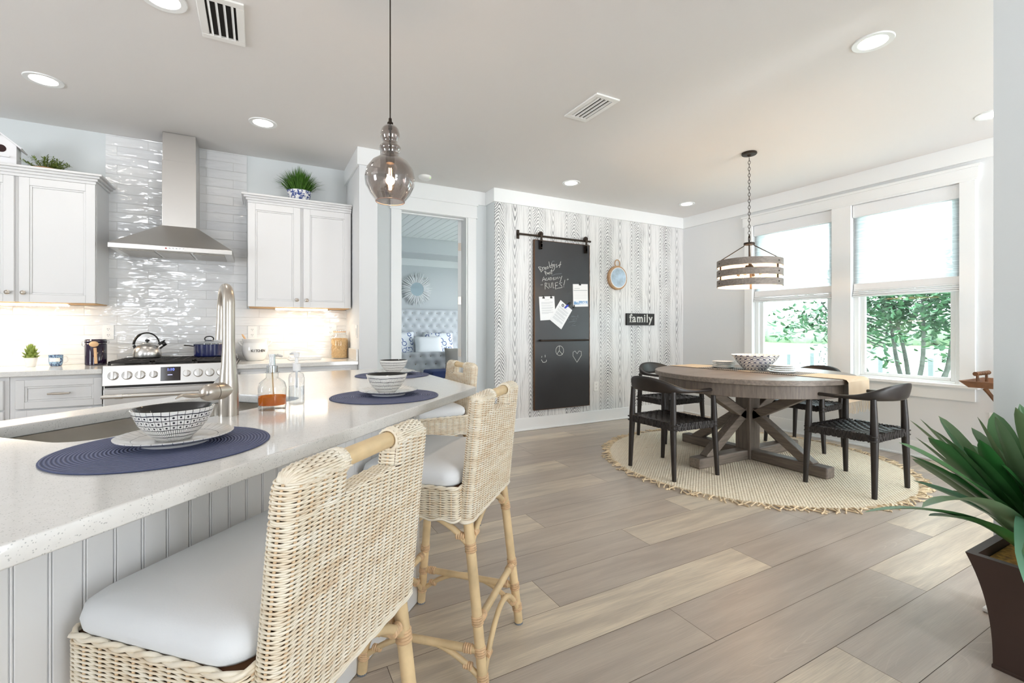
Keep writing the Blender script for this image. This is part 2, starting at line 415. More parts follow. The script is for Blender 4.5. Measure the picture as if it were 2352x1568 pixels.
def strand_material():
    m = NT('wicker_strand'); o = m.obj()
    n = m.noise(m.scale(o, (14, 14, 60)), 1.0, 3); g = m.noise(o, 5.0, 3)
    c = m.ramp(n, [(0.30, lin((224, 204, 176))), (0.50, lin((240, 230, 211))), (0.75, lin((248, 243, 231)))])
    c = m.mix(m.ramp(g, [(0.35, 0.0), (0.7, 0.5)]), c, lin((240, 230, 208)))
    m.set(Base_Color=c, Roughness=0.45); return m.m
M['strand'] = strand_material()

def rug_material():
    m = NT('jute_rug'); p = m.xyz(m.pos())
    a = m.noise(m.vec(m.math('MULTIPLY', p[0], 1.2), m.math('MULTIPLY', p[1], 26.0), 0.0), 1.0, 4, 0.6)
    b = m.noise(m.pos(), 70.0, 3); d = m.noise(m.vec(m.math('MULTIPLY', p[0], 16.0), m.math('MULTIPLY', p[1], 90.0), 0.0), 1.0, 3)
    c = m.mix(a, lin((232, 215, 187)), lin((247, 237, 216)))
    c = m.mix(m.math('MULTIPLY', m.ramp(d, [(0.60, 0.0), (0.72, 1.0)]), 0.55), c, lin((166, 132, 92)))
    ck = m.math('MULTIPLY', m.math('SINE', m.math('MULTIPLY', p[0], 210.0)), m.math('SINE', m.math('MULTIPLY', p[1], 260.0)))
    m.set(Base_Color=c, Roughness=0.95); m.bump(m.math('ADD', ck, b), 0.5, 0.006); return m.m
M['rug'] = rug_material()
M['fringe'] = mat('jute_fringe', (226, 204, 170), 0.95, noise=(9, 0.24))

def mat_material():
    m = NT('woven_placemat'); p = m.xyz(m.obj())
    r = m.math('POWER', m.math('ADD', m.math('MULTIPLY', p[0], p[0]), m.math('MULTIPLY', p[1], p[1])), 0.5)
    ring = m.math('SINE', m.math('MULTIPLY', r, 2*PI/0.0072)); b = m.noise(m.obj(), 160.0, 2)
    c = m.mix(b, lin((98, 107, 142)), lin((148, 154, 182)))
    c = m.mix(m.ramp(ring, [(-0.0, 0.0), (0.05, 0.75)]), lin((78, 86, 120)), c)
    m.set(Base_Color=c, Roughness=0.8); m.bump(m.math('MULTIPLY_ADD', b, 0.6, ring), 0.6, 0.003); return m.m
M['placemat'] = mat_material()

def bowl_material(kind):
    """ink drawing on white porcelain: z bands and angular lines; lengths in metres"""
    m = NT('inked_bowl_'+kind); p = m.xyz(m.obj()); z = p[2]
    a = m.math('ARCTAN2', p[1], p[0]); wob = m.math('MULTIPLY', m.math('SUBTRACT', m.noise(m.obj(), 34.0, 2), 0.5), 0.006)
    zz = m.math('ADD', z, wob)
    def near(val, at, w): return m.math('LESS_THAN', m.math('ABSOLUTE', m.math('SUBTRACT', val, at)), w)
    def radial(nn, w, jit):
        f = m.math('FRACT', m.math('ADD', m.math('MULTIPLY', a, nn/(2*PI)), m.math('MULTIPLY', m.math('SUBTRACT', m.noise(m.obj(), 26.0, 2), 0.5), jit)))
        return f, m.math('LESS_THAN', m.math('ABSOLUTE', m.math('SUBTRACT', f, 0.5)), w)
    if kind == 'dots':
        ln = near(zz, 0.066, 0.0011)
        for q in (0.054, 0.042, 0.031, 0.020, 0.011): ln = m.math('MAXIMUM', ln, near(zz, q, 0.0009))
        f, rl = radial(34, 0.035, 0.5); up = m.math('GREATER_THAN', z, 0.031); lo = m.math('LESS_THAN', z, 0.031)
        rl = m.math('MULTIPLY', rl, up); f2, r2 = radial(96, 0.12, 1.4); r2 = m.math('MULTIPLY', r2, lo)
        row = m.math('FRACT', m.math('DIVIDE', m.math('SUBTRACT', zz, 0.0305), 0.0118)); fx = m.math('FRACT', m.math('ADD', f, 0.5))
        dx = m.math('MULTIPLY', m.math('SUBTRACT', fx, 0.5), 0.0137); dz = m.math('MULTIPLY', m.math('SUBTRACT', row, 0.5), 0.0118)
        dd = m.math('ADD', m.math('MULTIPLY', dx, dx), m.math('MULTIPLY', dz, dz)); dot = m.math('LESS_THAN', dd, 0.0023**2)
        dot = m.math('MULTIPLY', dot, m.math('MULTIPLY', up, m.math('LESS_THAN', z, 0.066)))
        tot = m.math('MAXIMUM', m.math('MAXIMUM', ln, rl), m.math('MAXIMUM', r2, dot))
    elif kind == 'lines':
        ln = near(zz, 0.062, 0.0011)
        for q in (0.046, 0.031, 0.017): ln = m.math('MAXIMUM', ln, near(zz, q, 0.0009))
        f, rl = radial(104, 0.10, 1.6); tot = m.math('MAXIMUM', ln, m.math('MULTIPLY', rl, m.math('LESS_THAN', z, 0.062)))
    elif kind == 'plate':
        f, rl = radial(38, 0.03, 0.4); r = m.math('POWER', m.math('ADD', m.math('MULTIPLY', p[0], p[0]), m.math('MULTIPLY', p[1], p[1])), 0.5)
        tot = m.math('MULTIPLY', m.math('MAXIMUM', m.math('MULTIPLY', rl, m.math('GREATER_THAN', r, 0.086)), near(m.math('ADD', r, wob), 0.086, 0.0007)), 0.7)
    else:   # ring chain of the serving bowl
        nn = 22.0; f = m.math('FRACT', m.math('MULTIPLY', a, nn/(2*PI)))
        zr = m.math('DIVIDE', z, 0.030); rowi = m.math('FLOOR', zr); zf = m.math('SUBTRACT', m.math('FRACT', zr), 0.5)
        f = m.math('FRACT', m.math('ADD', f, m.math('MULTIPLY', rowi, 0.5))); fx = m.math('SUBTRACT', f, 0.5)
        dd = m.math('POWER', m.math('ADD', m.math('MULTIPLY', m.math('MULTIPLY', fx, fx), 1.0), m.math('MULTIPLY', m.math('MULTIPLY', zf, zf), 1.5)), 0.5)
        tot = m.math('LESS_THAN', m.math('ABSOLUTE', m.math('SUBTRACT', dd, 0.43)), 0.075)
    ink = lin((26, 26, 40)) if kind != 'rings' else lin((40, 50, 92))
    m.set(Base_Color=m.mix(tot, lin((238, 237, 234)), ink), Roughness=0.12, Coat_Weight=0.3); return m.m
for k_ in ('dots', 'lines', 'plate', 'rings'): M['ink_'+k_] = bowl_material(k_)

def spotted(name, base, ink, sc, thr, rough=0.4):
    m = NT(name); v = m.node('ShaderNodeTexVoronoi', 0, None, Vector=m.obj(), Scale=sc); n = m.noise(m.obj(), sc*1.7, 3, 0.6, 1.5)
    f = m.math('MULTIPLY', m.ramp(m.math('ABSOLUTE', m.math('SUBTRACT', v, 0.42)), [(thr*0.5, 1.0), (thr, 0.0)]), m.ramp(n, [(0.40, 0.0), (0.5, 1.0)]))
    m.set(Base_Color=m.mix(f, lin(base), lin(ink)), Roughness=rough); return m.m
M['blue_pot'] = spotted('blue_white_pottery', (236, 236, 236), (52, 74, 138), 26, 0.26, 0.2)
M['mug'] = spotted('printed_mug', (140, 172, 200), (36, 50, 92), 44, 0.20, 0.2)
M['print_pillow'] = spotted('shell_print_linen', (240, 242, 246), (60, 88, 150), 9, 0.10, 0.9)
M['runner'] = None
def runner_material():
    m = NT('woven_runner'); p = m.xyz(m.obj()); y = p[1]
    band = m.math('MULTIPLY', m.math('GREATER_THAN', m.math('ABSOLUTE', y), 0.06), m.math('LESS_THAN', m.math('ABSOLUTE', y), 0.46))
    chk = m.math('GREATER_THAN', m.math('SINE', m.math('ADD', m.math('MULTIPLY', y, 330.0), m.math('MULTIPLY', m.math('PINGPONG', p[0], 0.03), 300.0))), -0.35)
    n = m.noise(m.vec(m.math('MULTIPLY', p[0], 8.0), m.math('MULTIPLY', y, 120.0), 0.0), 1.0, 3)
    c = m.mix(n, lin((206, 180, 148)), lin((234, 216, 190))); d = m.mix(chk, lin((206, 200, 192)), lin((58, 56, 58)))
    m.set(Base_Color=m.mix(band, c, d), Roughness=0.9); m.bump(n, 0.4, 0.003); return m.m
M['runner'] = runner_material()
def shade_material():
    m = NT('woven_shade_fabric'); m.n.remove(m.b); p = m.xyz(m.pos())
    n = m.noise(m.vec(0.0, m.math('MULTIPLY', p[1], 6.0), m.math('MULTIPLY', p[2], 190.0)), 1.0, 3)
    col = m.mix(m.ramp(n, [(0.35, 0.0), (0.6, 1.0)]), lin((200, 201, 201)), lin((226, 227, 227)))
    tl = m.node('ShaderNodeBsdfTranslucent', 0, None, Color=col); df = m.node('ShaderNodeBsdfDiffuse', 0, None, Color=col)
    tp = m.node('ShaderNodeBsdfTransparent', 0, None, Color=(0.95, 0.97, 1.0))
    a = m.node('ShaderNodeMixShader', 0, None, i0=0.15, i1=tl, i2=df)
    thr = m.math('MULTIPLY_ADD', m.ramp(n, [(0.4, 0.0), (0.62, 1.0)]), -0.14, 0.36)
    m.t.links.new(m.node('ShaderNodeMixShader', 0, None, i0=thr, i1=a, i2=tp), m.out.inputs[0]); return m.m
M['shade'] = shade_material()
def chalkboard_material():
    m = NT('chalkboard_steel'); n = m.noise(m.obj(), 4.0, 3)
    m.set(Base_Color=m.mix(n, lin((40, 39, 40)), lin((50, 50, 52))), Roughness=m.math('MULTIPLY_ADD', n, 0.1, 0.30), Specular_IOR_Level=0.5); return m.m
M['board'] = chalkboard_material()
# ================================================================ STRUCTURE
def wall(name, boxes, m): 
    b = MB()
    for q in boxes: b.box(*q)
    return struct(b.build(name, m))
# floor planks, seams measured from the photograph (rows along X)
PW = 0.2295; PL = 1.83
JOINT = {0: 1.87, 1: 2.618, 2: 1.51, 3: 2.22, 4: 1.115, 5: 1.863, 6: 0.62, 7: 1.483, 8: 0.9, 9: 2.35, 10: 1.25, -1: 0.95, -2: 2.4}
TONE = {(0, 0): 0.75, (0, 1): 0.12, (1, 0): 0.15, (1, 1): 0.9, (2, 0): 0.25, (2, 1): 0.12, (2, 2): 0.85, (3, 0): 0.95, (3, 1): 0.15, (4, 0): 0.85, (4, 1): 0.2,
        (5, 0): 0.22, (5, 1): 0.8, (6, 0): 0.2, (6, 1): 0.3, (7, 0): 0.8, (7, 1): 0.25, (8, 1): 0.2, (9, 0): 0.6, (9, 1): 0.35}
b = MB(); tones = []; shifts = []; rnd = random.Random(3)
for k in range(-20, 19):
    y0 = 1.396+PW*(k-3); j = JOINT.get(k, rnd.uniform(0, PL))
    i0 = math.floor((-4.1-j)/PL)
    for i in range(i0, i0+8):
        xa, xb = max(-4.1, j+i*PL), min(5.4, j+(i+1)*PL)
        if xb-xa < 0.02: continue
        b.add([(xa+.0009, y0+.0009, 0), (xb-.0009, y0+.0009, 0), (xb-.0009, y0+PW-.0009, 0), (xa+.0009, y0+PW-.0009, 0)], [(0, 1, 2, 3)])
        tones.append(TONE.get((k, i+1), rnd.choice((0.1, 0.2, 0.3, 0.55, 0.85)))); shifts.append(rnd.random())
n_pl = len(tones); b.m = 1; b.box(-4.1, 5.4, -3.3, 5.0, -0.12, -0.004)
fl = struct(b.build('floor', [M['floor'], mat('plank_gap', (96, 82, 70), 0.9)]))
for nm, vals in (('tone', tones), ('shift', shifts)):
    at = fl.data.attributes.new(nm, 'FLOAT', 'FACE'); at.data.foreach_set('value', vals+[0.0]*(len(fl.data.polygons)-n_pl))
struct(MB().box(-4.2, 5.5, -3.4, 5.0, H, H+0.12).build('ceiling', M['ceil']))
wall('wall_kitchen', [(-4.1, 0.765, 4.85, 5.0, 0, H)], M['paint'])
wall('wall_column', [(0.762, 0.916, 4.165, 5.0, 0, H)], M['paint_warm'])
wall('wall_doorway', [(0.916, 1.304, 4.87, 5.0, 0, H), (2.071, 2.34, 4.87, 5.0, 0, H), (1.304, 2.071, 4.87, 5.0, 2.445, H)], M['paint'])
wall('wall_accent', [(2.31, 5.4, 4.655, 5.0, 0, H)], M['paint'])
struct(MB().box(2.311, 5.3, 4.645, 4.656, 0, H-0.01).build('wall_accent_paper', M['wallpaper']))
WY = ((2.683, 3.58), (1.67, 2.503)); ZS, ZT = 0.69, 2.43
wall('wall_window', [(5.3, 5.46, -3.3, -2.3, 0, H), (5.3, 5.46, -.5, 1.67, 0, H), (5.3, 5.46, -2.3, -.5, 0, ZS), (5.3, 5.46, -2.3, -.5, ZT, H), (5.3, 5.46, 2.503, 2.683, 0, H), (5.3, 5.46, 3.58, 5.0, 0, H),
                     (5.3, 5.46, 1.67, 2.503, 0, ZS), (5.3, 5.46, 2.683, 3.58, 0, ZS), (5.3, 5.46, 1.67, 2.503, ZT, H), (5.3, 5.46, 2.683, 3.58, ZT, H)], M['paint_warm'])
wall('wall_partition', [(2.65, 2.78, -3.2, 0.732, 0, H)], M['paint'])
wall('wall_rear', [(-4.1, -2.5, -3.35, -3.2, 0, H), (-1.7, 1.3, -3.35, -3.2, 0, H), (-2.5, -1.7, -3.35, -3.2, 0, .2), (-2.5, -1.7, -3.35, -3.2, 2.4, H), (2.4, 3.0, -3.35, -3.2, 0, H), (5.1, 5.4, -3.35, -3.2, 0, H), (1.3, 5.1, -3.35, -3.2, 2.6, H)], M['paint'])
wall('wall_left', [(-4.15, -4.0, -3.2, 1.2, 0, H), (-4.15, -4.0, 2.3, 4.9, 0, H), (-4.15, -4.0, 1.2, 2.3, 0, .8), (-4.15, -4.0, 1.2, 2.3, 2.4, H)], M['paint'])
# glossy tile: full height behind the hood, splash strips beside it
for q in ((-1.084, -0.098, 4.842, 4.851, 0.85, H-0.002), (-4.0, -1.084, 4.843, 4.851, 0.85, 1.356), (-0.098, 0.762, 4.843, 4.851, 0.85, 1.356)): struct(MB().box(*q).build('wall_kitchen_tile', M['tile']))
# crown boards, baseboards
def trim(name, boxes, bev=0.0015, m=None):
    b = MB()
    for q in boxes: b.box(*q)
    return struct(b.build(name, m or M['trim'], bevel=bev))
CZ = 2.592
trim('trim_1', [(0.742, 0.762, 4.165, 4.85, CZ, H), (0.742, 0.936, 4.145, 4.165, CZ, H), (0.916, 0.936, 4.165, 4.87, CZ, H)])
trim('trim_2', [(0.936, 2.29, 4.85, 4.87, CZ, H), (2.29, 2.31, 4.646, 4.87, CZ, H)])
trim('trim_3', [(2.29, 5.28, 4.626, 4.646, CZ, H)])
trim('trim_4', [(5.28, 5.3, -3.2, 4.645, CZ, H)])
def baseboard(name, pts):   # tall flat board with a quarter-round shoe
    b = MB()
    for x0, x1, y0, y1, nx, ny in pts:
        b.box(x0-0.015*(nx < 0), x1+0.015*(nx > 0), y0-0.015*(ny < 0), y1+0.015*(ny > 0), 0.002, 0.147)
        b.box(x0-0.03*(nx < 0), x1+0.03*(nx > 0), y0-0.03*(ny < 0), y1+0.03*(ny > 0), 0.001, 0.018)
    return struct(b.build(name, M['trim'], bevel=0.004))
baseboard('baseboard_accent', [(2.31, 5.3, 4.645, 4.645, 0, -1)])
baseboard('baseboard_window', [(5.3, 5.3, -3.2, 4.63, -1, 0)])
baseboard('baseboard_partition', [(2.65, 2.65, -3.2, 0.732, -1, 0), (2.635, 2.78, 0.732, 0.732, 0, 1)])
baseboard('baseboard_doorway', [(0.94, 1.206, 4.87, 4.87, 0, -1), (2.174, 2.31, 4.87, 4.87, 0, -1), (2.31, 2.31, 4.65, 4.87, -1, 0)])
# ---- dining windows
trim('trim_5', [(5.278, 5.3, 3.58, 3.68, ZS, ZT+.01), (5.278, 5.3, 1.568, 1.67, ZS, ZT+.01), (5.278, 5.3, 2.503, 2.683, ZS, ZT+.01),
                (5.274, 5.3, 1.545, 3.703, ZT, 2.535), (5.262, 5.3, 1.53, 3.718, 2.535, 2.558), (5.266, 5.3, 1.552, 3.696, ZT-.004, ZT+.012)])
trim('trim_6', [(5.235, 5.30, 1.54, 3.708, 0.668, 0.694), (5.30, 5.40, 1.672, 2.501, 0.6885, 0.694), (5.30, 5.40, 2.685, 3.578, 0.6885, 0.694), (5.278, 5.3, 1.568, 3.68, 0.556, 0.668)], 0.006)
for i, (a, c) in enumerate(WY):
    w = thing('window_%d' % (i+1), None, None, (5.39, (a+c)/2, ZS)); w['kind'] = 'structure'
    f = MB(); t = 0.045
    for q in ((a, a+t, ZS, ZT), (c-t, c, ZS, ZT)): f.box(5.34, 5.44, q[0], q[1], q[2], q[3])
    f.box(5.34, 5.44, a+t, c-t, ZS, ZS+0.02); f.box(5.34, 5.44, a+t, c-t, ZT-t, ZT)
    f.build('window_frame', M['trim'], w, bevel=0.004, world=True)
    for nm, x, z0, z1 in (('lower_sash', 5.385, ZS+.02, 1.545), ('upper_sash', 5.42, 1.50, ZT-t)):
        s = MB(); k = 0.042
        s.box(x-.017, x+.017, a+t, a+t+k, z0, z1).box(x-.017, x+.017, c-t-k, c-t, z0, z1).box(x-.017, x+.017, a+t+k, c-t-k, z0, z0+0.03).box(x-.017, x+.017, a+t+k, c-t-k, z1-k, z1)
        so = s.build(nm, M['trim'], w, bevel=0.003, world=True)
        g = MB(); g.box(x-.003, x+.003, a+t+k, c-t-k, z0+0.03, z1-k); g.build('pane', M['pane'], so, world=True)
    lab = 'woven white roman shade half lowered over the %s-hand dining window' % ('left' if i == 0 else 'right')
    sh = thing('roman_shade', lab, 'window shade', (5.325, (a+c)/2, ZT-.01), 0, 'roman shades in the dining windows')
    MB().box(5.305, 5.345, a+.004, c-.004, 2.30, 2.428).build('valance', M['linen'], sh, bevel=0.006, world=True)
    MB().box(5.326, 5.3275, a+.012, c-.012, 1.56, 2.42).build('sheer_panel', M['shade'], sh, world=True)
    hb = MB()
    for q in range(4): hb.box(5.312-.005*q, 5.34+.002*q, a+.006, c-.006, 1.566-.018*(q+1)+.003, 1.566-.018*q)
    hb.box(5.318, 5.336, a+.008, c-.008, 1.566, 1.63)
    hb.build('bottom_folds', M['linen'], sh, bevel=0.004, world=True)
# frames of the big openings behind and beside the camera (they let the daylight in)
for nm, (x0, x1) in (('window_3', (1.3, 2.4)), ('window_4', (3.0, 5.1))):  # the wider one is an unseen opening added to light the dining side
    b = MB(); b.box(x0, x0+.06, -3.3, -3.24, 0, 2.6).box(x1-.06, x1, -3.3, -3.24, 0, 2.6).box(x0, x1, -3.3, -3.24, 2.54, 2.6).box(x0, x1, -3.3, -3.24, 0, .08).box((x0+x1)/2-.04, (x0+x1)/2+.04, -3.3, -3.24, 0, 2.6)
    struct(b.build(nm, M['trim']))
b = MB()
for y in (-2.3, -1.43, -.56): b.box(5.36, 5.42, y, y+.06, ZS, ZT)
for z in (ZS, 1.5, ZT-.06): b.box(5.36, 5.42, -2.3, -.5, z, z+.06)
struct(b.build('window_5', M['trim']))  # unseen nook window added to brighten the ceiling and floor at the right
b = MB()
for y in (1.2, 2.24): b.box(-4.1, -4.05, y, y+.06, .8, 2.4)
for z in (.8, 2.34): b.box(-4.1, -4.05, 1.2, 2.3, z, z+.06)
struct(b.build('window_6', M['trim']))
# ---- bedroom doorway
trim('trim_7', [(1.206, 1.304, 4.848, 4.87, 0, 2.44), (2.071, 2.174, 4.848, 4.87, 0, 2.44), (1.196, 2.184, 4.846, 4.87, 2.44, 2.57), (1.182, 2.198, 4.836, 4.87, 2.57, 2.592), (1.19, 2.19, 4.842, 4.87, 2.428, 2.442),
                (1.304, 1.32, 4.86, 5.012, 0, 2.44), (2.055, 2.071, 4.86, 5.012, 0, 2.44), (1.304, 2.071, 4.86, 5.012, 2.425, 2.445), (1.32, 1.332, 4.93, 4.97, 0, 2.425), (1.32, 2.055, 4.93, 4.97, 2.412, 2.425)])
d = thing('door_1', None, None, (2.053, 5.0, 0), math.radians(-24)); d['kind'] = 'structure'
b = MB(); b.box(-0.04, 0.0, 0.0, 0.74, 0.01, 2.42)
b.build('door_leaf', M['trim'], d, bevel=0.003)
for z in (0.28, 0.90, 1.50, 2.12):
    MB().box(-0.036, -0.002, -0.004, 0.001, z-.045, z+.045).build('hinge', M['nickel'], d)
# ---- bedroom shell
BY = 10.2
wall('wall_bedroom_back', [(0.6, 6.2, BY, BY+.1, 0, 3.2)], M['paint_bed'])
wall('wall_bedroom_left', [(0.5, 0.6, 5.0, BY+.1, 0, 3.2)], M['paint_bed'])
wall('wall_bedroom_right', [(6.0, 6.1, 5.0, 5.8, 0, 3.2), (6.0, 6.1, 8.8, BY, 0, 3.2), (6.0, 6.1, 5.8, 8.8, 0, 0.45), (6.0, 6.1, 5.8, 8.8, 2.35, 3.2)], M['paint_bed'])
wall('wall_bedroom_front', [(5.4, 6.1, 4.9, 5.0, 0, H), (0.5, 6.1, 5.0, 5.01, H-.2, 3.2), (2.10, 6.1, 5.0, 5.01, 0, H), (0.5, 1.28, 5.0, 5.01, 0, H)], M['paint_bed'])
struct(MB().box(0.5, 6.1, 5.0, BY+.1, -.12, -.002).build('floor_bedroom', mat('carpet', (196, 190, 182), 0.95, bump=(200, .5, .004))))
wall('ceiling_bedroom', [(0.5, 1.5, 5.01, BY, H, H+.1), (5.4, 6.1, 5.01, BY, H, H+.1), (1.5, 5.4, 5.01, 5.65, H, H+.1), (1.5, 5.4, 9.45, BY, H, H+.1),
                         (1.5, 1.6, 5.75, 9.35, H, 3.07), (5.3, 5.4, 5.75, 9.35, H, 3.07), (1.5, 5.4, 5.65, 5.75, H, 3.07), (1.5, 5.4, 9.35, 9.45, H, 3.07)], M['paint_bed'])
b = MB()
for k in range(26): b.box(1.6+.1425*k, 1.6+.1425*k+.137, 5.76, 9.34, 3.05, 3.0745)
b.box(1.5, 5.4, 5.6, 9.5, 3.075, 3.14)
struct(b.build('ceiling_bedroom_planks', M['trim'], bevel=0.004))
trim('trim_8', [(0.6, 6.0, BY-.02, BY, 2.59, H)])
# ================================================================ KITCHEN
TOP = 0.895
def framed(b, x0, x1, z0, z1, y, fr=0.055, t=0.02):
    """shaker front with an inner bead, facing -Y with its face at y"""
    b.box(x0, x0+fr, y, y+t, z0, z1).box(x1-fr, x1, y, y+t, z0, z1).box(x0+fr, x1-fr, y, y+t, z0, z0+fr).box(x0+fr, x1-fr, y, y+t, z1-fr, z1)
    g = fr+0.012
    b.box(x0+fr, x0+g, y+.005, y+t, z0+fr, z1-fr).box(x1-g, x1-fr, y+.005, y+t, z0+fr, z1-fr).box(x0+g, x1-g, y+.005, y+t, z0+fr, z0+g).box(x0+g, x1-g, y+.005, y+t, z1-g, z1-fr)
    b.box(x0+g, x1-g, y+.010, y+t, z0+g, z1-g); return b
def knob(parent, x, z, y):
    b = MB(); b.rot(Matrix.Translation((x, y, z)) @ Matrix.Rotation(PI/2, 4, 'X'))
    b.lathe([(0, 0), (.006, 0), (.006, .012), (.014, .018), (.0155, .024), (.011, .029), (0, .031)], 20)
    return b.build('knob', M['nickel'], parent, smooth=40, world=True)
def upper(x0, x1, label, xl=None):
    yb, yf, z0, z1 = 4.842, 4.525, 1.358, 2.262
    t = thing('upper_cabinet', label, 'cabinet', ((x0+x1)/2, 4.7, z0), 0, 'white wall cabinets')
    b = MB(); b.box(x0, x1, yf, yb, z0+.006, z1).box(x0, x1, yf-.02, yf, z1-.02, z1); b.build('cabinet_body', M['cab'], t, bevel=.002, world=True)
    MB().box(x0+.012, x1-.012, yf+.012, yb-.002, z0, z0+.007).build('underside', M['ply'], t, world=True)
    xm = (x0+x1)/2
    for a, c, kx in ((x0+.004, xm-.012, xm-.04), (xm+.012, x1-.004, xm+.04)):
        d = framed(MB(), a, c, z0+.004, z1-.022, yf-.022).build('door', M['cab'], t, bevel=.0025, world=True)
        knob(d, kx, z0+.068, yf-.022)
    cr = MB()    # crown: stacked cove around front and sides
    for dz0, dz1, e in ((0, .018, .012), (.018, .034, .028), (.034, .05, .044)):
        cr.box(x0-e if xl is None else x0, x1+(e if x1 < .7 else 0), yf-.022-e, yb, z1+dz0, z1+dz1)
    cr.build('crown_moulding', M['cab'], t, bevel=.004, world=True); return t
upper(-1.915, -1.063, 'white shaker wall cabinet left of the range hood, birdhouse on top')
upper(-0.087, 0.752, 'white shaker wall cabinet right of the range hood, grass pot on top')
for x0, x1, w in ((-1.80, -1.235, 'left'), (0.124, 0.556, 'right')):
    t = thing('under_cabinet_light', 'lit LED bar under the white wall cabinet %s of the range hood' % w, 'light', ((x0+x1)/2, 4.6, 1.345), 0, 'under-cabinet lights')
    MB().box(x0, x1, 4.575, 4.615, 1.346, 1.357).build('housing', M['white_plastic'], t, world=True)
    MB().box(x0+.005, x1-.005, 4.572, 4.61, 1.340, 1.3462).build('diffuser', M['strip'], t, world=True)
    l = lamp('under_cabinet_lamp', 'AREA', ((x0+x1)/2, 4.6, 1.335), 0.85*(x1-x0)/.56, (1, .90, .76), shape='RECTANGLE', size=x1-x0, size_y=.03)
    l.parent = t; l.location = (0, 0, -0.011)
def base_unit(x0, x1, label, fronts):
    yf, yb = 4.235, 4.845
    t = thing('base_cabinet', label, 'cabinet', ((x0+x1)/2, 4.5, 0), 0, 'white base cabinets')
    b = MB(); b.box(x0, x1, yf, yb, .1, TOP-.036).box(x0, x1, yf+.06, yb, 0, .1); b.build('cabinet_body', M['cab'], t, bevel=.002, world=True)
    for kind, a, c, z0, z1 in fronts:
        d = framed(MB(), a, c, z0, z1, yf-.021, .045 if kind == 'drawer' else .055).build(kind, M['cab'], t, bevel=.0025, world=True)
        if kind == 'drawer':
            h = MB(); xm = (a+c)/2; z = (z0+z1)/2
            h.tube([(xm-.055, yf-.05, z), (xm+.055, yf-.05, z)], .006, 10)
            for q in (-.045, .045): h.tube([(xm+q, yf-.05, z), (xm+q, yf-.01, z)], .0045, 8)
            h.tube([(xm-.03, yf-.05, z), (xm+.03, yf-.05, z)], .0075, 10)
            h.build('handle', M['nickel'], d, smooth=40, world=True)
        else: knob(d, a+.035 if kind == 'door' and (c > x1-.05) == False else a+.035, z1-.06, yf-.021)
    return t
base_unit(-1.43, -0.955, 'white base cabinet with wide drawer just left of the range', [('drawer', -1.40, -0.962, .645, .835), ('door', -1.40, -0.962, .12, .635)])
base_unit(-2.10, -1.432, 'white base cabinet at the left edge of the photo, beyond the island sink', [('drawer', -2.06, -1.455, .645, .835), ('door', -2.06, -1.76, .12, .635), ('door', -1.755, -1.455, .12, .635)])
base_unit(-0.155, 0.76, 'white base cabinet right of the range, behind the soap bottles', [('drawer', -0.13, .70, .645, .835), ('door', -0.13, .28, .12, .635), ('door', .29, .70, .12, .635)])
for x0, x1, lab, nm in ((-2.12, -0.957, 'white quartz worktop left of the range under the mug and succulent', 'worktop'), (-0.153, 0.7605, 'white quartz worktop right of the range under the ceramic crock', 'worktop')):
    t = thing(nm, lab, 'worktop', ((x0+x1)/2, 4.52, TOP-.035), 0, 'kitchen worktops')
    MB().box(x0, x1, 4.195, 4.8415, TOP-.035, TOP).build('slab', M['quartz'], t, bevel=.004, world=True)
    if x1 > .7: MB().box(.742, .7605, 4.205, 4.8415, TOP, TOP+.10).build('side_splash', M['quartz'], t, bevel=.003, world=True)
# ---- range
rg = thing('range', 'stainless steel gas range with eight knobs below the chimney hood', 'stove', (-.555, 4.5, 0))
RX0, RX1 = -.953, -.157
MB().box(RX0, RX1, 4.21, 4.835, .04, .905).build('body', M['steel'], rg, bevel=.003, world=True)
MB().box(RX0+.02, RX1-.02, 4.25, 4.80, .0, .045).build('plinth', M['black'], rg, world=True)
b = MB(); b.add([(RX0, 4.165, .775), (RX1, 4.165, .775), (RX1, 4.215, .775), (RX0, 4.215, .775), (RX0, 4.185, .915), (RX1, 4.185, .915), (RX1, 4.215, .915), (RX0, 4.215, .915)], [(0,3,2,1),(4,5,6,7),(0,1,5,4),(1,2,6,5),(2,3,7,6),(3,0,4,7)])
cp = b.build('control_panel', M['steel'], rg, bevel=.003, world=True)
MB().box(RX0+.01, RX1-.01, 4.19, 4.215, .758, .776).build('vent_slot', M['black'], rg, world=True)
for i, x in enumerate((-.893, -.817, -.743, -.667, -.470, -.399, -.327, -.255)):
    r = .0215 if i in (3, 4) else .027
    b = MB(); z = .845; y = 4.1745
    b.rot(Matrix.Translation((x, y, z)) @ Matrix.Rotation(math.radians(82), 4, 'X'))
    b.lathe([(0, -.002), (r+.004, -.002), (r+.003, .008), (r, .010), (r*.92, .026), (0, .028)], 26)
    b.box(-r*.26, r*.26, -r*.97, r*.97, .024, .040)
    b.build('knob', M['steel'], rg, smooth=35, world=True)
b = MB(); b.add([(-.627, 4.172, .795), (-.508, 4.172, .795), (-.508, 4.183, .895), (-.627, 4.183, .895), (-.627, 4.165, .795), (-.508, 4.165, .795), (-.508, 4.178, .895), (-.627, 4.178, .895)], [(4,5,6,7),(0,4,7,3),(1,2,6,5),(3,7,6,2),(0,1,5,4)])
ds = b.build('display', mat('display_glass', (46, 34, 30), .08), rg, world=True)
XF = Matrix.Translation((-.567+.555, 4.172-4.5, .868)) @ Matrix.Rotation(math.radians(82.5), 4, 'X')
text_mesh('clock_digits', '1:10', .026, .0006, emit('blue_led', (96, 110, 255), 2.5), ds, XF)
b = MB()
for z in (.838, .815): b.box(-.585, -.557, 4.166-.0+ (z-.795)*.1, 4.169+(z-.795)*.11, z-.002, z+.002)
b.build('indicator', emit('led_bar', (190, 190, 255), 1.2), ds, world=True)
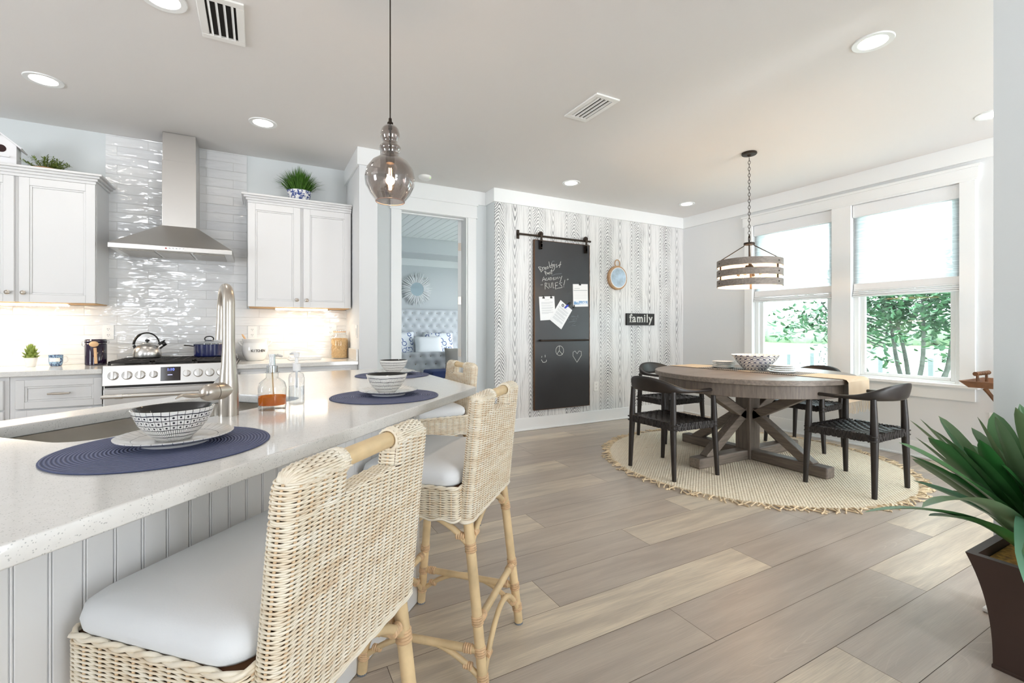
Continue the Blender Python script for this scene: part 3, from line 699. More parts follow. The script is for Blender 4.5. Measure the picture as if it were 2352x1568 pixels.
dr = MB().box(RX0+.004, RX1-.004, 4.178, 4.212, .16, .752).build('oven_door', M['steel'], rg, bevel=.004, world=True)
MB().box(RX0+.13, RX1-.13, 4.174, 4.18, .33, .60).build('oven_window', M['black'], dr, world=True)
b = MB(); b.tube([(RX0+.005, 4.125, .705), (RX1-.005, 4.125, .705)], .0135, 14)
for x in (RX0+.10, RX1-.10): b.tube([(x-.02, 4.125, .705), (x+.02, 4.125, .705)], .0165, 14); b.box(x-.014, x+.014, 4.125, 4.18, .695, .715)
b.build('door_handle', M['steel'], dr, smooth=40, world=True)
MB().box(RX0+.004, RX1-.004, 4.18, 4.212, .05, .15).build('bottom_drawer', M['steel'], rg, bevel=.004, world=True)
MB().box(RX0+.006, RX1-.006, 4.215, 4.815, .904, .912).build('cooktop', M['black'], rg, bevel=.003, world=True)
for g in range(3):
    b = MB(); gx0 = RX0+.02+g*.255; gx1 = gx0+.245
    for x in (gx0+.006, gx1-.006): b.box(x-.006, x+.006, 4.225, 4.79, .926, .942)
    for y in (4.231, 4.784): b.box(gx0, gx1, y-.006, y+.006, .926, .942)
    for k in range(3): b.box(gx0+.04+k*.0675, gx0+.05+k*.0675, 4.23, 4.785, .930, .944)
    for k in range(5): b.box(gx0, gx1, 4.30+k*.095, 4.31+k*.095, .930, .944)
    for x in (gx0+.006, gx1-.006):
        for y in (4.231, 4.784): b.box(x-.008, x+.008, y-.008, y+.008, .911, .93)
    b.build('grate', M['iron'], rg, bevel=.002, world=True)
for x, y in ((-.82, 4.36), (-.82, 4.66), (-.555, 4.5), (-.29, 4.36), (-.29, 4.66)):
    MB().lathe([(0, .911), (.048, .911), (.048, .918), (.036, .92), (.036, .926), (0, .928)], 20, (x, y, 0)).build('burner', M['iron'], rg, smooth=40, world=True)
b = MB().box(RX0+.01, RX1-.01, 4.80, 4.835, .905, .95)
b.m = 1
for k in range(5): b.box(-.66+k*.09, -.60+k*.09, 4.797, 4.802, .922, .938)
b.build('rear_vent', [M['steel'], M['black']], rg, bevel=.002, world=True)
# ---- hood
hd = thing('range_hood', 'stainless steel pyramid chimney hood above the gas range', 'range hood', (-.575, 4.6, 1.73))
hx0, hx1, hy0, hy1 = -.962, -.19, 4.345, 4.838; cx0, cx1, cy0 = -.678, -.452, 4.57
b = MB(); b.box(hx0, hx1, hy0, hy1, 1.765, 1.80)
b.add([(hx0, hy0, 1.80), (hx1, hy0, 1.80), (hx1, hy1, 1.80), (hx0, hy1, 1.80), (cx0-.003, cy0-.003, 1.995), (cx1+.003, cy0-.003, 1.995), (cx1+.003, hy1, 1.995), (cx0-.003, hy1, 1.995)], [(0,1,5,4),(1,2,6,5),(2,3,7,6),(3,0,4,7),(4,5,6,7)])
b.build('canopy', M['steel'], hd, bevel=.002, world=True)
MB().box(cx0, cx1, cy0, hy1, 1.99, 2.52).box(cx0+.003, cx1-.003, cy0+.003, hy1, 2.519, H-.002).build('chimney', M['steel'], hd, bevel=.002, world=True)
for k in range(3): MB().box(hx0+.05+k*.228, hx0+.26+k*.228, hy0+.06, hy1-.08, 1.758, 1.766).build('filter', mat('filter_mesh', (170, 166, 160), .4, 1.0), hd, bevel=.003, world=True)
for k in range(6):
    b = MB(); b.rot(Matrix.Translation((-.62+k*.022, hy0, 1.783)) @ Matrix.Rotation(PI/2, 4, 'X')); b.lathe([(0, 0), (.0055, 0), (.0055, .004), (0, .005)], 12)
    b.build('button', M['chrome'] if k else mat('red_button', (170, 60, 60), .4), hd, world=True)
# ---- outlets and switches
def outlet(label, loc, rz, kind='outlet', w=.072):
    t = thing('wall_outlet' if kind == 'outlet' else 'light_switch', label, 'outlet' if kind == 'outlet' else 'switch', loc, rz, 'white wall plates')
    MB().box(-w/2, w/2, -.006, .0, -.058, .058).build('cover_plate', M['white_plastic'], t, bevel=.002)
    if kind == 'outlet':
        for z in (-.024, .024):
            r = MB(); r.rot(Matrix.Translation((0, -.006, z)) @ Matrix.Rotation(PI/2, 4, 'X')); r.lathe([(0, 0), (.0165, 0), (.0165, .002), (0, .002)], 20)
            so = r.build('socket', M['white_plastic'], t)
            s = MB()
            for x in (-.006, .006): s.box(x-.0012, x+.0012, -.0085, -.0078, z-.001, z+.008)
            s.box(-.0018, .0018, -.0085, -.0078, z-.010, z-.006); s.build('slot', M['dark'], so)
    else: MB().box(-.014, .014, -.010, -.006, -.03, .03).build('rocker', M['white_plastic'], t, bevel=.002)
    return t
outlet('white double outlet on tile behind the navy canister', (-1.066, 4.843, 1.145), 0)
outlet('white double outlet on tile above the KITCHEN crock', (-.055, 4.843, 1.141), 0)
outlet('white outlet plate on tile behind the pasta jar', (.612, 4.843, 1.16), 0, w=.115)
outlet('white switch plate on the tile at the left edge of the photo', (-1.585, 4.843, 1.15), 0, 'switch')
outlet('white switch plate on the side of the kitchen wall end, right of the jar', (.762, 4.29, 1.15), -PI/2, 'switch')
outlet('white outlet low on the woodgrain wallpaper beside the chalkboard', (3.735, 4.645, .451), 0)
outlet('white outlet low on the wall under the bamboo tray table', (5.30, 1.452, .425), -PI/2)
# ---- things on the worktops
def canister():
    t = thing('canister', 'navy glazed clamp-lid canister on the worktop left of the range', 'canister', (-1.102, 4.666, TOP))
    MB().lathe([(0, 0), (.062, 0), (.066, .004), (.066, .158), (.062, .164), (0, .164)], 36).build('jar', mat('navy_glaze', (34, 18, 44), .08, Coat_Weight=.5), t, smooth=40)
    MB().lathe([(0, .168), (.066, .168), (.067, .19), (.06, .198), (0, .199)], 36).build('lid', mat('navy_glaze_lid', (34, 18, 44), .08), t, smooth=40)
    b = MB(); b.ring((0, 0, .166), .067, .0022, 36, 6); b.ring((0, 0, .186), .0675, .0016, 36, 6)
    b.tube([(-.067, 0, .186), (-.08, 0, .18), (-.08, 0, .15), (-.067, 0, .14)], .002, 6); b.tube([(.067, 0, .186), (.078, 0, .185), (.078, 0, .168), (.067, 0, .166)], .002, 6)
    b.build('wire_clamp', M['chrome'], t, smooth=60)
    s = thing('wooden_spoon', 'small beech scoop clipped to the front of the navy canister', 'spoon', (-1.094, 4.666-.073, TOP+.01))
    MB().bar((.010, .001, .004), (.004, .001, .125), .018, .006, (0, 1, 0)).build('handle', M['spoon'], s, bevel=.002)
    b = MB(); b.rot(Matrix.Translation((-.002, -.001, .152)) @ Matrix.Diagonal((1, .3, .72, 1))); b.ball((0, 0, 0), .029, 18); b.build('bowl', M['spoon'], s, smooth=60)
canister()
def mug():
    t = thing('mug', 'small blue printed mug on the worktop between succulent and canister', 'mug', (-1.337, 4.69, TOP), .3)
    MB().lathe([(0, .002), (.028, .0), (.034, .006), (.0395, .03), (.041, .082), (.0395, .083), (.037, .03), (.03, .01), (0, .008)], 30).build('cup', M['mug'], t, smooth=50)
    MB().tube(bez([(.039, 0, .07), (.058, 0, .072), (.066, 0, .05), (.056, 0, .026), (.037, 0, .022)], 5), .0032, 8).build('handle', M['porcelain'], t, smooth=60)
    b = MB(); b.lathe([(.0407, .034), (.0412, .046), (.0414, .058), (.0413, .062)], 12, (0, 0, 0), -PI/2-1.05, -PI/2+.55); b.build('name_label', M['porcelain'], t, smooth=60)
mug()
def leaf_blob(b, base, tip, w, th=.35):
    base = Vector(base); tip = Vector(tip); n = 7
    pts = [base.lerp(tip, i/n) for i in range(n+1)]
    b.tube(pts, [max(.0006, w*math.sin(PI*min(.98, .12+.88*i/n))**.8) for i in range(n+1)], 8, sq=(1, th))
def succulent():
    t = thing('potted_succulent', 'green succulent in small white pot on the worktop, left of mug', 'plant', (-1.469, 4.677, TOP))
    MB().lathe([(0, 0), (.024, 0), (.027, .004), (.036, .066), (.032, .067), (.028, .055), (0, .055)], 26).build('pot', M['porcelain'], t, smooth=40)
    b = MB(); r = random.Random(5)
    for ring, (n, R, z0, z1, w) in enumerate(((7, .05, .07, .082, .016), (7, .048, .078, .108, .016), (6, .038, .09, .135, .015), (6, .026, .105, .158, .013), (4, .012, .12, .17, .010))):
        for i in range(n):
            a = 2*PI*(i+.5*ring)/n+r.uniform(-.15, .15); leaf_blob(b, (.006*math.cos(a), .006*math.sin(a), z0-.015), (R*math.cos(a), R*math.sin(a), z1), w)
    b.build('foliage', M['succ'], t, smooth=60)
succulent()
def kettle():
    t = thing('kettle', 'brushed steel whistling kettle on the left rear of the range', 'kettle', (-.775, 4.60, .945), .0)
    MB().lathe([(0, 0), (.078, 0), (.088, .006), (.092, .03), (.086, .065), (.068, .092), (.045, .108), (.036, .111), (0, .111)], 40).build('body', M['steel'], t, smooth=40)
    MB().lathe([(0, .110), (.036, .110), (.034, .116), (.012, .120), (0, .120)], 30).build('lid', M['steel'], t, smooth=40)
    MB().lathe([(0, .119), (.006, .119), (.006, .126), (.014, .130), (.015, .138), (.010, .144), (0, .145)], 18).build('lid_knob', M['black'], t, smooth=50)
    b = MB(); pts = [(.082*math.cos(a)*1.0-.004, 0, .098+.098*math.sin(a)) for a in [PI*(.02+.96*i/16) for i in range(17)]]
    b.tube(pts, [.007+.004*(1 if i > 10 else 0) for i in range(17)], 8, sq=(1.2, .8)); b.tube([(-.085, 0, .10), (-.076, 0, .075)], .010, 8)
    b.build('handle', M['black'], t, smooth=60)
    sp = MB().tube([(.07, 0, .075), (.105, 0, .105)], [.017, .0145], 14).build('spout', M['steel'], t, smooth=50)
    b = MB(); b.tube([(.098, 0, .100), (.118, 0, .114)], .0165, 14); b.tube([(.074, 0, .103), (.092, 0, .118), (.108, 0, .136), (.114, 0, .138)], [.012, .009, .005, .004], 8)
    b.build('whistle', M['black'], sp, smooth=50)
kettle()
def stockpot():
    t = thing('stock_pot', 'blue enamel pot with glass lid on the range behind the faucet', 'pot', (-.365, 4.60, .945))
    enamel = mat('blue_enamel', (22, 32, 84), .18, .0, Coat_Weight=.6)
    MB().lathe([(0, 0), (.098, 0), (.106, .008), (.108, .10), (.104, .10), (.10, .01), (0, .008)], 40).build('body', enamel, t, smooth=40)
    MB().ring((0, 0, .104), .1075, .003, 40, 8).lathe([(.03, .127), (.034, .135), (.03, .136)], 20).build('rim', M['chrome'], t, smooth=60)
    l = MB().lathe([(.105, .106), (.09, .117), (.05, .127), (0, .131)], 36).build('lid', M['clear'], t, smooth=60)
    MB().tube(bez([(-.028, 0, .135), (-.03, 0, .15), (-.015, 0, .163), (.015, 0, .163), (.03, 0, .15), (.028, 0, .135)], 4), .005, 8).build('lid_handle', M['black'], l, smooth=60)
    for s in (-1, 1):
        b = MB(); b.tube([(s*.107, -.02, .085), (s*.14, -.02, .092), (s*.165, 0, .094), (s*.14, .02, .092), (s*.107, .02, .085)], [.004, .005, .008, .005, .004], 8, sq=(1.3, .7))
        b.build('side_handle', M['black'], t, smooth=60)
stockpot()
def crock():
    t = thing('crock', 'white ceramic crock lettered KITCHEN on the worktop right of range', 'crock', (-.03, 4.70, TOP))
    prof = [(0, 0), (.068, 0), (.076, .006), (.096, .05), (.103, .09), (.099, .135), (.092, .15), (.095, .162), (.104, .19), (.10, .192), (.09, .17), (.087, .15), (.094, .13), (.09, .05), (0, .01)]
    MB().lathe(prof, 40).build('pot', M['porcelain'], t, smooth=50)
    for s in (-1, 1): MB().tube(bez([(s*.10, 0, .175), (s*.122, 0, .172), (s*.122, 0, .155), (s*.094, 0, .125)], 4), .008, 8).build('ear', M['porcelain'], t, smooth=60)
    a0 = -PI/2+.12
    for i, ch in enumerate('KITCHEN'):
        a = a0+(i-2.2)*.155; r = .1028
        xf = Matrix.Translation((r*math.cos(a), r*math.sin(a), .078)) @ Matrix.Rotation(a+PI/2, 4, 'Z') @ Matrix.Rotation(PI/2-.02, 4, 'X')
        text_mesh('letter', ch, .030, .0012, mat('letter_ink', (70, 66, 64), .6) if i == 0 else M['letter'], t, xf, bold=.0007)
        if i == 0: M['letter'] = bpy.data.materials['letter_ink']
    s = thing('wooden_spoon', 'wooden spoon handle leaning out of the white KITCHEN crock', 'spoon', (-.03, 4.70, TOP+.02))
    MB().tube([(.02, .0, .0), (-.075, .0, .165), (-.093, .0, .197), (-.102, 0, .212)], [.006, .0075, .0085, .003], 10).build('handle', M['spoon'], s, smooth=60)
crock()
def pasta_jar():
    t = thing('glass_jar', 'lidded glass jar of pasta in the corner of the right worktop', 'jar', (.672, 4.665, TOP))
    MB().lathe([(0, .001), (.076, .001), (.08, .006), (.08, .19), (.072, .21), (.056, .224), (.054, .25), (.056, .252)], 36).build('jar', M['clear'], t, smooth=50)
    b = MB(); b.lathe([(0, .253), (.058, .253), (.058, .262), (.04, .268), (0, .270)], 36); b.build('lid', M['clear'], t, smooth=40)
    MB().lathe([(.054, .246), (.057, .246), (.057, .254), (.054, .254)], 30).build('gasket', mat('orange_seal', (224, 170, 120), .5), t, smooth=40)
    b = MB(); r = random.Random(2); b.cyl((0, 0, .006), .07, .172, 20)
    for i in range(520):
        a = r.uniform(0, 2*PI); rr = .0715+r.uniform(-.004, .0035); z = r.uniform(.012, .183)
        if i > 430: rr = r.uniform(0, .07); z = .184
        c = Vector((rr*math.cos(a), rr*math.sin(a), z)); dv = Vector((-math.sin(a), math.cos(a), 0))*r.uniform(-1, 1)+Vector((0, 0, r.uniform(-1, 1))); dv.normalize()
        b.tube([c-dv*.007, c+dv*.007], .0026, 5)
    b.build('pasta', mat('dry_pasta', (222, 184, 128), .6, noise=(60, .12)), t, smooth=60)['kind'] = 'stuff'
pasta_jar()
t = thing('paper_stack', 'flat white stack of sheets on the worktop beside the crock', 'papers', (.36, 4.60, TOP), .05)
for k in range(3): MB().box(-.13+.004*k, .13-.003*k, -.10, .10-.004*k, .010*k+.001, .010*k+.0105).build('sheet_pile', M['paper'], t, bevel=.002)
# ---- on top of the wall cabinets
def birdhouse():
    t = thing('birdhouse', 'white wooden birdhouse on top of the left wall cabinet', 'birdhouse', (-1.585, 4.60, 2.312), .12)
    b = MB(); b.add([(x, y, z) for y in (-.06, .06) for x, z in ((-.075, .012), (.075, .012), (.075, .15), (0, .215), (-.075, .15))], [(4,3,2,1,0),(5,6,7,8,9),(0,1,6,5),(1,2,7,6),(2,3,8,7),(3,4,9,8),(4,0,5,9)])
    b.box(-.08, .08, -.07, .07, .0, .013); b.build('house', M['driftwood'], t)
    b = MB(); b.bar((0, 0, .222), (.098, 0, .140), .15, .010, (0, 1, 0)).bar((0, 0, .222), (-.098, 0, .140), .15, .010, (0, 1, 0))
    b = MB()
    for s in (-1, 1): b.add([(0, -.078, .213), (s*.1, -.078, .128), (s*.1, .078, .128), (0, .078, .213), (0, -.078, .224), (s*.106, -.078, .134), (s*.106, .078, .134), (0, .078, .224)], [(0,1,2,3),(4,5,6,7),(0,1,5,4),(1,2,6,5),(2,3,7,6),(3,0,4,7)])
    b.build('roof', M['driftwood'], t)
    b = MB(); b.rot(Matrix.Translation((0, -.0605, .118)) @ Matrix.Rotation(PI/2, 4, 'X')); b.lathe([(0, 0), (.026, 0), (.026, .001), (0, .001)], 24); b.build('entrance_hole', mat('hole_dark', (52, 32, 32), .9), t)
    MB().box(-.045, .045, -.085, -.058, .058, .066).build('perch', M['driftwood'], t)
birdhouse()
def tuft(b, n, R, hgt, spread, w, seed, droop=.3):
    r = random.Random(seed)
    for i in range(n):
        a = r.uniform(0, 2*PI); q = r.random()**.6; s = spread*q*r.uniform(.75, 1.1); h = hgt*(1-.55*q*q)*r.uniform(.7, 1.05)
        base = Vector((R*q*math.cos(a)*.8, R*q*math.sin(a)*.8, 0)); tip = Vector((s*math.cos(a), s*math.sin(a), h))
        mid = base.lerp(tip, .55)+Vector((0, 0, droop*h*.35)); side = Vector((-math.sin(a+r.uniform(-1, 1)), math.cos(a), 0)).normalized()*w
        p = [base, mid, tip-Vector((0, 0, droop*s*.35))]
        ww = (w, w*.8, w*.08); vs = []
        for pt, k in zip(p, (1, .8, .06)): vs += [pt-side*k, pt+side*k]
        b.add(vs, [(0, 1, 3, 2), (2, 3, 5, 4)])
def grass_pot():
    t = thing('potted_grass', 'green artificial grass in blue and white pot on right wall cabinet', 'plant', (.32, 4.62, 2.312))
    MB().lathe([(0, .001), (.075, .001), (.08, .006), (.098, .085), (.104, .10), (.098, .10), (.09, .085), (0, .08)], 36).build('pot', M['blue_pot'], t, smooth=50)
    b = MB(); b.rot(Matrix.Translation((0, 0, .085))); tuft(b, 760, .09, .25, .225, .0032, 11, .30); b.build('foliage', M['grass'], t)
grass_pot()
def herb_pot():
    t = thing('potted_herb', 'low bushy herb plant in terracotta on the left wall cabinet', 'plant', (-1.365, 4.62, 2.312))
    MB().lathe([(0, .001), (.07, .001), (.085, .025), (.08, .025), (.07, .015), (0, .015)], 30).build('pot', M['terracotta'], t, smooth=50)
    b = MB(); r = random.Random(4)
    for i in range(46):
        a = r.uniform(0, 2*PI); q = r.random()**.5; d = Vector((.105*q*math.cos(a), .105*q*math.sin(a), .10*(1-.5*q*q)*r.uniform(.75, 1.15))); o = Vector((d.x*.3, d.y*.3, .015))
        b.tube([o, o.lerp(o+d, .6)+Vector((0, 0, .008)), o+d], [.0016, .0013, .0008], 4)
        for k in range(20):
            p = o.lerp(o+d, .25+.75*k/19); e = Vector((r.uniform(-1, 1), r.uniform(-1, 1), r.uniform(-.3, 1))).normalized()*.022; s = e.cross(Vector((0, 0, 1))).normalized()*.0032 if abs(e.z) < .021 else Vector((.003, 0, 0))
            b.add([p, p+e*.55+s, p+e, p+e*.55-s], [(0, 1, 2, 3)])
    b.build('foliage', M['herb'], t)
herb_pot()
# ================================================================ ISLAND
R2 = math.sqrt(.5)
def uv(u, v): return ((u-v)*R2, (u+v)*R2)          # island axes: u along the seating edge, v towards the sink side
isl = thing('kitchen_island', 'white beadboard kitchen island base under the quartz island top', 'kitchen island', (.1, 2.0, 0))
CT = TOP-.035
P_ = [(-1.6, -.235), (.60, 1.965), (.60, 3.22), (-.165, 3.22), (-.165, 2.43), (-1.6, .995)]
b = MB()
n_ = len(P_)
for i in range(n_):
    if i == 4: continue          # the sink run stays open inside for the basin
    (xa, ya), (xb, yb) = P_[i], P_[(i+1) % n_]; d_ = Vector((xb-xa, yb-ya, 0)).normalized(); nrm = Vector((-d_.y, d_.x, 0))*.018
    b.prism([(xa, ya), (xb, yb), (xb+nrm.x-d_.x*.001, yb+nrm.y), (xa+nrm.x, ya+nrm.y)], .0, CT-.001)
b.prism([(-1.6, .995), (-.165, 2.43), (-.16, 2.40), (-1.59, .97)], 0, CT-.001)
b.build('carcass', M['cab'], isl, world=True)
def beads(p, q, z0, z1, pitch=.0495):
    p = Vector((*p, 0)); q = Vector((*q, 0)); L = (q-p).length; d = (q-p)/L; n = Vector((d.y, -d.x, 0)); bb = MB()
    k = int(L/pitch)
    def strip(a, c, t):
        e = [p+d*a, p+d*c, p+d*c+n*t, p+d*a+n*t]; bb.prism([(x.x, x.y) for x in e], z0, z1)
    for i in range(k+1):
        a = max(0, i*pitch-.009); c = min(L, i*pitch-.009+pitch)
        strip(a+.0058, c-.0012, .0035)
        if c-a > .01: strip(a+.0010, a+.0044, .0034)
    return bb
beads(P_[0], P_[1], .10, CT-.001).build('beadboard_panel', M['cab'], isl, bevel=.001, world=True)
beads(P_[1], P_[2], .10, CT-.001).build('beadboard_panel', M['cab'], isl, bevel=.0012, world=True)
b = MB(); b.prism([(-1.6, -.235), (.60, 1.965), (.613, 1.959), (-1.59, -.25)], 0.002, .10).prism([(.60, 1.965), (.614, 1.959), (.614, 3.22), (.60, 3.22)], .002, .10)
b.build('base_moulding', M['trim'], isl, bevel=.003, world=True)
b = MB(); b.prism([(.585, 1.951), (.609, 1.957), (.609, 2.0), (.60, 2.0), (.57, 1.935), (.577, 1.928)], .0, CT-.001); b.build('corner_post', M['trim'], isl, world=True)
OUT = [(-1.6, -.473), (.913, 2.040), (.913, 3.28), (-.207, 3.28), (-.207, 2.443), (-1.6, 1.05)]
hole = [uv(*q) for q in rrect(.77, 1.57, 1.325, 1.745, .085, 8)]
it = thing('island_countertop', 'white quartz island top with undermount sink cutout and angled edge', 'countertop', (.1, 2.0, CT))
so_ = plate2d('slab', [OUT, hole], .035, M['quartz'], it, bevel=.0035, xf=Matrix.Translation((-.1, -2.0, .0175)))
sk = thing('sink', 'stainless undermount sink basin cut into the quartz island top', 'sink', (*uv(1.17, 1.535), CT), PI/4)
def lp(e, z, r): return [(x, y, z) for x, y in rrect(-.40-e, .40+e, -.21-e, .21+e, r, 8)]
L_ = [lp(.012, -.0005, .09), lp(.002, -.0008, .087), lp(.002, -.02, .087), lp(-.006, -.17, .085), lp(-.03, -.20, .07), lp(-.2, -.204, .01)]
b = MB(); nn = len(L_[0]); vs = [p for l in L_ for p in l]; fs = [(j*nn+i, j*nn+(i+1) % nn, (j+1)*nn+(i+1) % nn, (j+1)*nn+i) for j in range(len(L_)-1) for i in range(nn)] + [tuple(range((len(L_)-1)*nn, len(L_)*nn))]
b.add(vs, fs); b.build('basin', mat('sink_steel', (206, 202, 196), .2, 1.0), sk, smooth=50)
MB().lathe([(0, -.2035), (.04, -.2035), (.045, -.200), (.05, -.2035)], 24).build('drain', M['chrome'], sk, smooth=50)
# faucet: x = u, y = v
fc = thing('faucet', 'brushed nickel pull-down faucet with side lever on the island', 'faucet', (*uv(1.172, 1.293), TOP), PI/4)
b = MB(); b.lathe([(0, 0), (.0285, 0), (.0285, .03), (.028, .075), (.0265, .11), (.0215, .16), (.0185, .21), (.0178, .232)], 32)
b.build('body', M['nickel'], fc, smooth=60)
pts = [(0, 0, .232), (0, 0, .36)]
pts += [(.58*.078*(1-math.cos(a)), .815*.078*(1-math.cos(a)), .36+.052*math.sin(a)) for a in [PI*k/14 for k in range(1, 14)]]
MB().tube(pts, [.0178]*2+[.0175-.0002*k for k in range(13)], 20).build('spout', M['nickel'], fc, smooth=60)
e = Vector(pts[-1]); d_ = (Vector(pts[-1])-Vector(pts[-2])).normalized()
MB().tube([e-d_*.004, e+d_*.02, e+Vector((0, 0, -.085)), e+Vector((0, 0, -.132))], [.0152, .0155, .019, .0225], 20).build('spray_head', M['nickel'], fc, smooth=50)
h = MB().tube([(-.005, 0, .082), (-.05, 0, .082)], .0265, 24).tube([(-.052, 0, .082), (-.075, 0, .082), (-.088, 0, .082), (-.093, 0, .082)], [.0265, .0255, .019, .008], 24).build('valve_housing', M['nickel'], fc, smooth=50)
MB().tube(bez([(-.085, -.002, .078), (-.105, -.004, .078), (-.135, -.008, .082), (-.165, -.012, .086), (-.185, -.014, .080)], 5), [.0075, .0078, .008, .0082, .009, .010, .0115, .013, .014, .0145, .014, .0135, .0125, .011, .009, .007, .006, .005, .004, .003, .002], 12, sq=(1.15, .55)).build('lever', M['nickel'], h, smooth=60)
# soap bottles
def soap():
    t = thing('soap_dispenser', 'glass pump bottle half full of amber soap beside the faucet', 'soap bottle', (.040, 1.805, TOP), .5)
    MB().lathe([(0, .001), (.042, .001), (.044, .005), (.0445, .075), (.040, .092), (.026, .104), (.0195, .109), (.0195, .124), (.022, .125), (.022, .129)], 40).build('bottle', M['clear'], t, smooth=50)
    MB().lathe([(0, .001), (.0425, .001), (.0425, .016), (0, .017)], 36).build('thick_base', M['clear'], t, smooth=40)
    MB().lathe([(0, .0175), (.0428, .0175), (.0428, .046), (0, .046)], 36).build('soap', M['amber'], t, smooth=40)
    b = MB(); b.lathe([(0, .128), (.0185, .128), (.0185, .150), (.016, .151), (.010, .152), (.0095, .18), (.0105, .181), (.0105, .189), (0, .190)], 28)
    b.tube([(0, 0, .184), (.02, 0, .185), (.036, 0, .180)], [.006, .005, .0035], 10); b.build('pump', M['chrome'], t, smooth=40)
    MB().tube([(0, 0, .13), (.004, 0, .05)], .0022, 6).build('dip_tube', mat('tube_plastic', (226, 190, 140), .5), t)
soap()
def sanitiser():
    t = thing('pump_bottle', 'clear plastic pump bottle with white pump beside the amber soap', 'pump bottle', (.122, 1.895, TOP), 2.2)
    MB().lathe([(0, .001), (.025, .001), (.027, .004), (.0275, .095), (.024, .110), (.012, .118), (.012, .124)], 32).build('bottle', M['plastic_clear'], t, smooth=50)
    MB().lathe([(0, .003), (.0262, .003), (.0262, .066), (0, .066)], 28).build('gel', glass('clear_gel', (.93, .96, .98), 1.2, .02, 1.25), t, smooth=40)
    b = MB(); b.lathe([(0, .122), (.0135, .122), (.0135, .148), (.007, .150), (.005, .17), (.0095, .172), (.0105, .188), (0, .189)], 24)
    b.tube([(0, 0, .186), (.02, 0, .187), (.034, 0, .183)], [.006, .005, .003], 10); b.tube([(0, 0, .122), (0, 0, .06)], .004, 8)
    b.build('pump', mat('white_pump', (240, 240, 240), .4), t, smooth=40)
    MB().box(-.0002, .0002, -.0002, .0002, 0, .0002)
sanitiser()
# place settings: mat, plate, bowl each a thing of its own
SET = [((-.19, 1.345), 'nearest the camera, in front of the sink', 'dots', 'dotted grid'), ((.455, 1.925), 'in the middle of the island top', 'lines', 'scratchy line'), ((.70, 2.78), 'at the far end of the island top', 'lines', 'scratchy line')]
MAT0 = PLATE0 = None; BOWLS = {}
def vessel(prof_out, prof_in): return prof_out+prof_in
for i, ((x, y), where, kind, words) in enumerate(SET):
    rz = (.4, 2.1, 4.0)[i]
    if MAT0 is None:
        MAT0 = MB().lathe([(0, 0), (.213, 0), (.215, .0015), (.214, .003), (0, .0032)], 72).build('placemat', M['placemat'], smooth=40); pm = MAT0
    else: pm = MAT0.copy(); C.objects.link(pm)
    pm.location = (x, y, TOP+.0004); pm.rotation_euler = (0, 0, rz); tag(pm, 'round navy woven placemat '+where, 'placemat', 'placemats on the island')
    if PLATE0 is None:
        PLATE0 = MB().lathe([(0, .004), (.062, .004), (.064, 0), (.068, 0), (.070, .005), (.098, .012), (.119, .020), (.1195, .022), (.118, .0225), (.097, .0155), (.070, .009), (.0, .008)], 64).build('plate', M['ink_plate'], smooth=50); pl = PLATE0
    else: pl = PLATE0.copy(); C.objects.link(pl)
    pl.location = (x+(.015 if i == 0 else .02), y+.025, TOP+.0038); pl.rotation_euler = (0, 0, rz); tag(pl, 'white inked dinner plate '+where, 'plate', 'plates on the island')
    if kind not in BOWLS:
        t = thing('bowl', None, None)
        zs = [(.034, .0), (.036, .0), (.040, .006), (.055, .020), (.070, .040), (.079, .060), (.083, .073), (.0835, .0745), (.082, .0755)]
        MB().lathe([(0, .003)]+zs, 64).build('outer', M['ink_'+kind], t, smooth=60)
        MB().lathe([(.0822, .0752), (.0795, .073), (.075, .060), (.066, .041), (.050, .022), (.0, .012)], 64).build('glaze', mat('black_glaze', (16, 14, 14), .07, Coat_Weight=.5), t, smooth=60)['label'] = 'glossy black inside'
        BOWLS[kind] = t
    else: t = copy_tree(BOWLS[kind])
    t.location = (pl.location.x-.005, pl.location.y+(0 if i == 0 else .01), TOP+.0135); t.rotation_euler = (0, 0, rz)
    tag(t, '%s white bowl, black inside, %s' % (words, where), 'bowl', 'bowls on the island')
# ================================================================ WICKER STOOLS (x forward)
def resample(loop, n):
    P = [Vector(p) for p in loop]; m = len(P); seg = [(P[(i+1) % m]-P[i]).length for i in range(m)]; T = sum(seg); out = []; i = 0; acc = 0.0
    for k in range(n):
        s = T*k/n
        while acc+seg[i] < s-1e-12: acc += seg[i]; i += 1
        out.append(P[i].lerp(P[(i+1) % m], (s-acc)/seg[i]))
    return out
def weave(b, loop_at, z0, z1, stakes, pitch=.0036, r=.0021, amp=.0024, rnd=random.Random(1)):
    k = 0; z = z0
    while z <= z1+1e-6:
        lp_ = resample(loop_at(z), stakes*4); n = len(lp_); pts = []
        for i in range(n):
            t = (lp_[(i+1) % n]-lp_[i-1]).normalized(); nr = Vector((t.y, -t.x, 0))
            pts.append(lp_[i]+nr*(amp*math.cos(PI*i/4+PI*k))+Vector((0, 0, rnd.uniform(-.0004, .0004))))
        b.tube(pts, r*rnd.uniform(.93, 1.08), 5, closed=True)
        z += pitch; k += 1
    old = b.m; b.m = 2; zs = [z0+(z1-z0)*j/5 for j in range(6)]; L = [resample(loop_at(z), stakes*4) for z in zs]
    for i in range(0, stakes*4, 4): b.tube([l[i] for l in L], .0028, 5)
    b.m = old
BT, BB, NZ = .968, .566, .566+.0036*89
def back_x(z): return -.165-.040*(z-BB)/(BT-BB)     # outer face of the leaning back
def sect(z, y0, y1, ins=0.0, th=.046):
    xo = back_x(z); x0, x1 = xo+ins, xo+th-ins
    r = min(.02, (x1-x0)/2-.001); return [Vector((x, y, z)) for x, y in rrect(x0, x1, y0+ins, y1-ins, r, 4)]
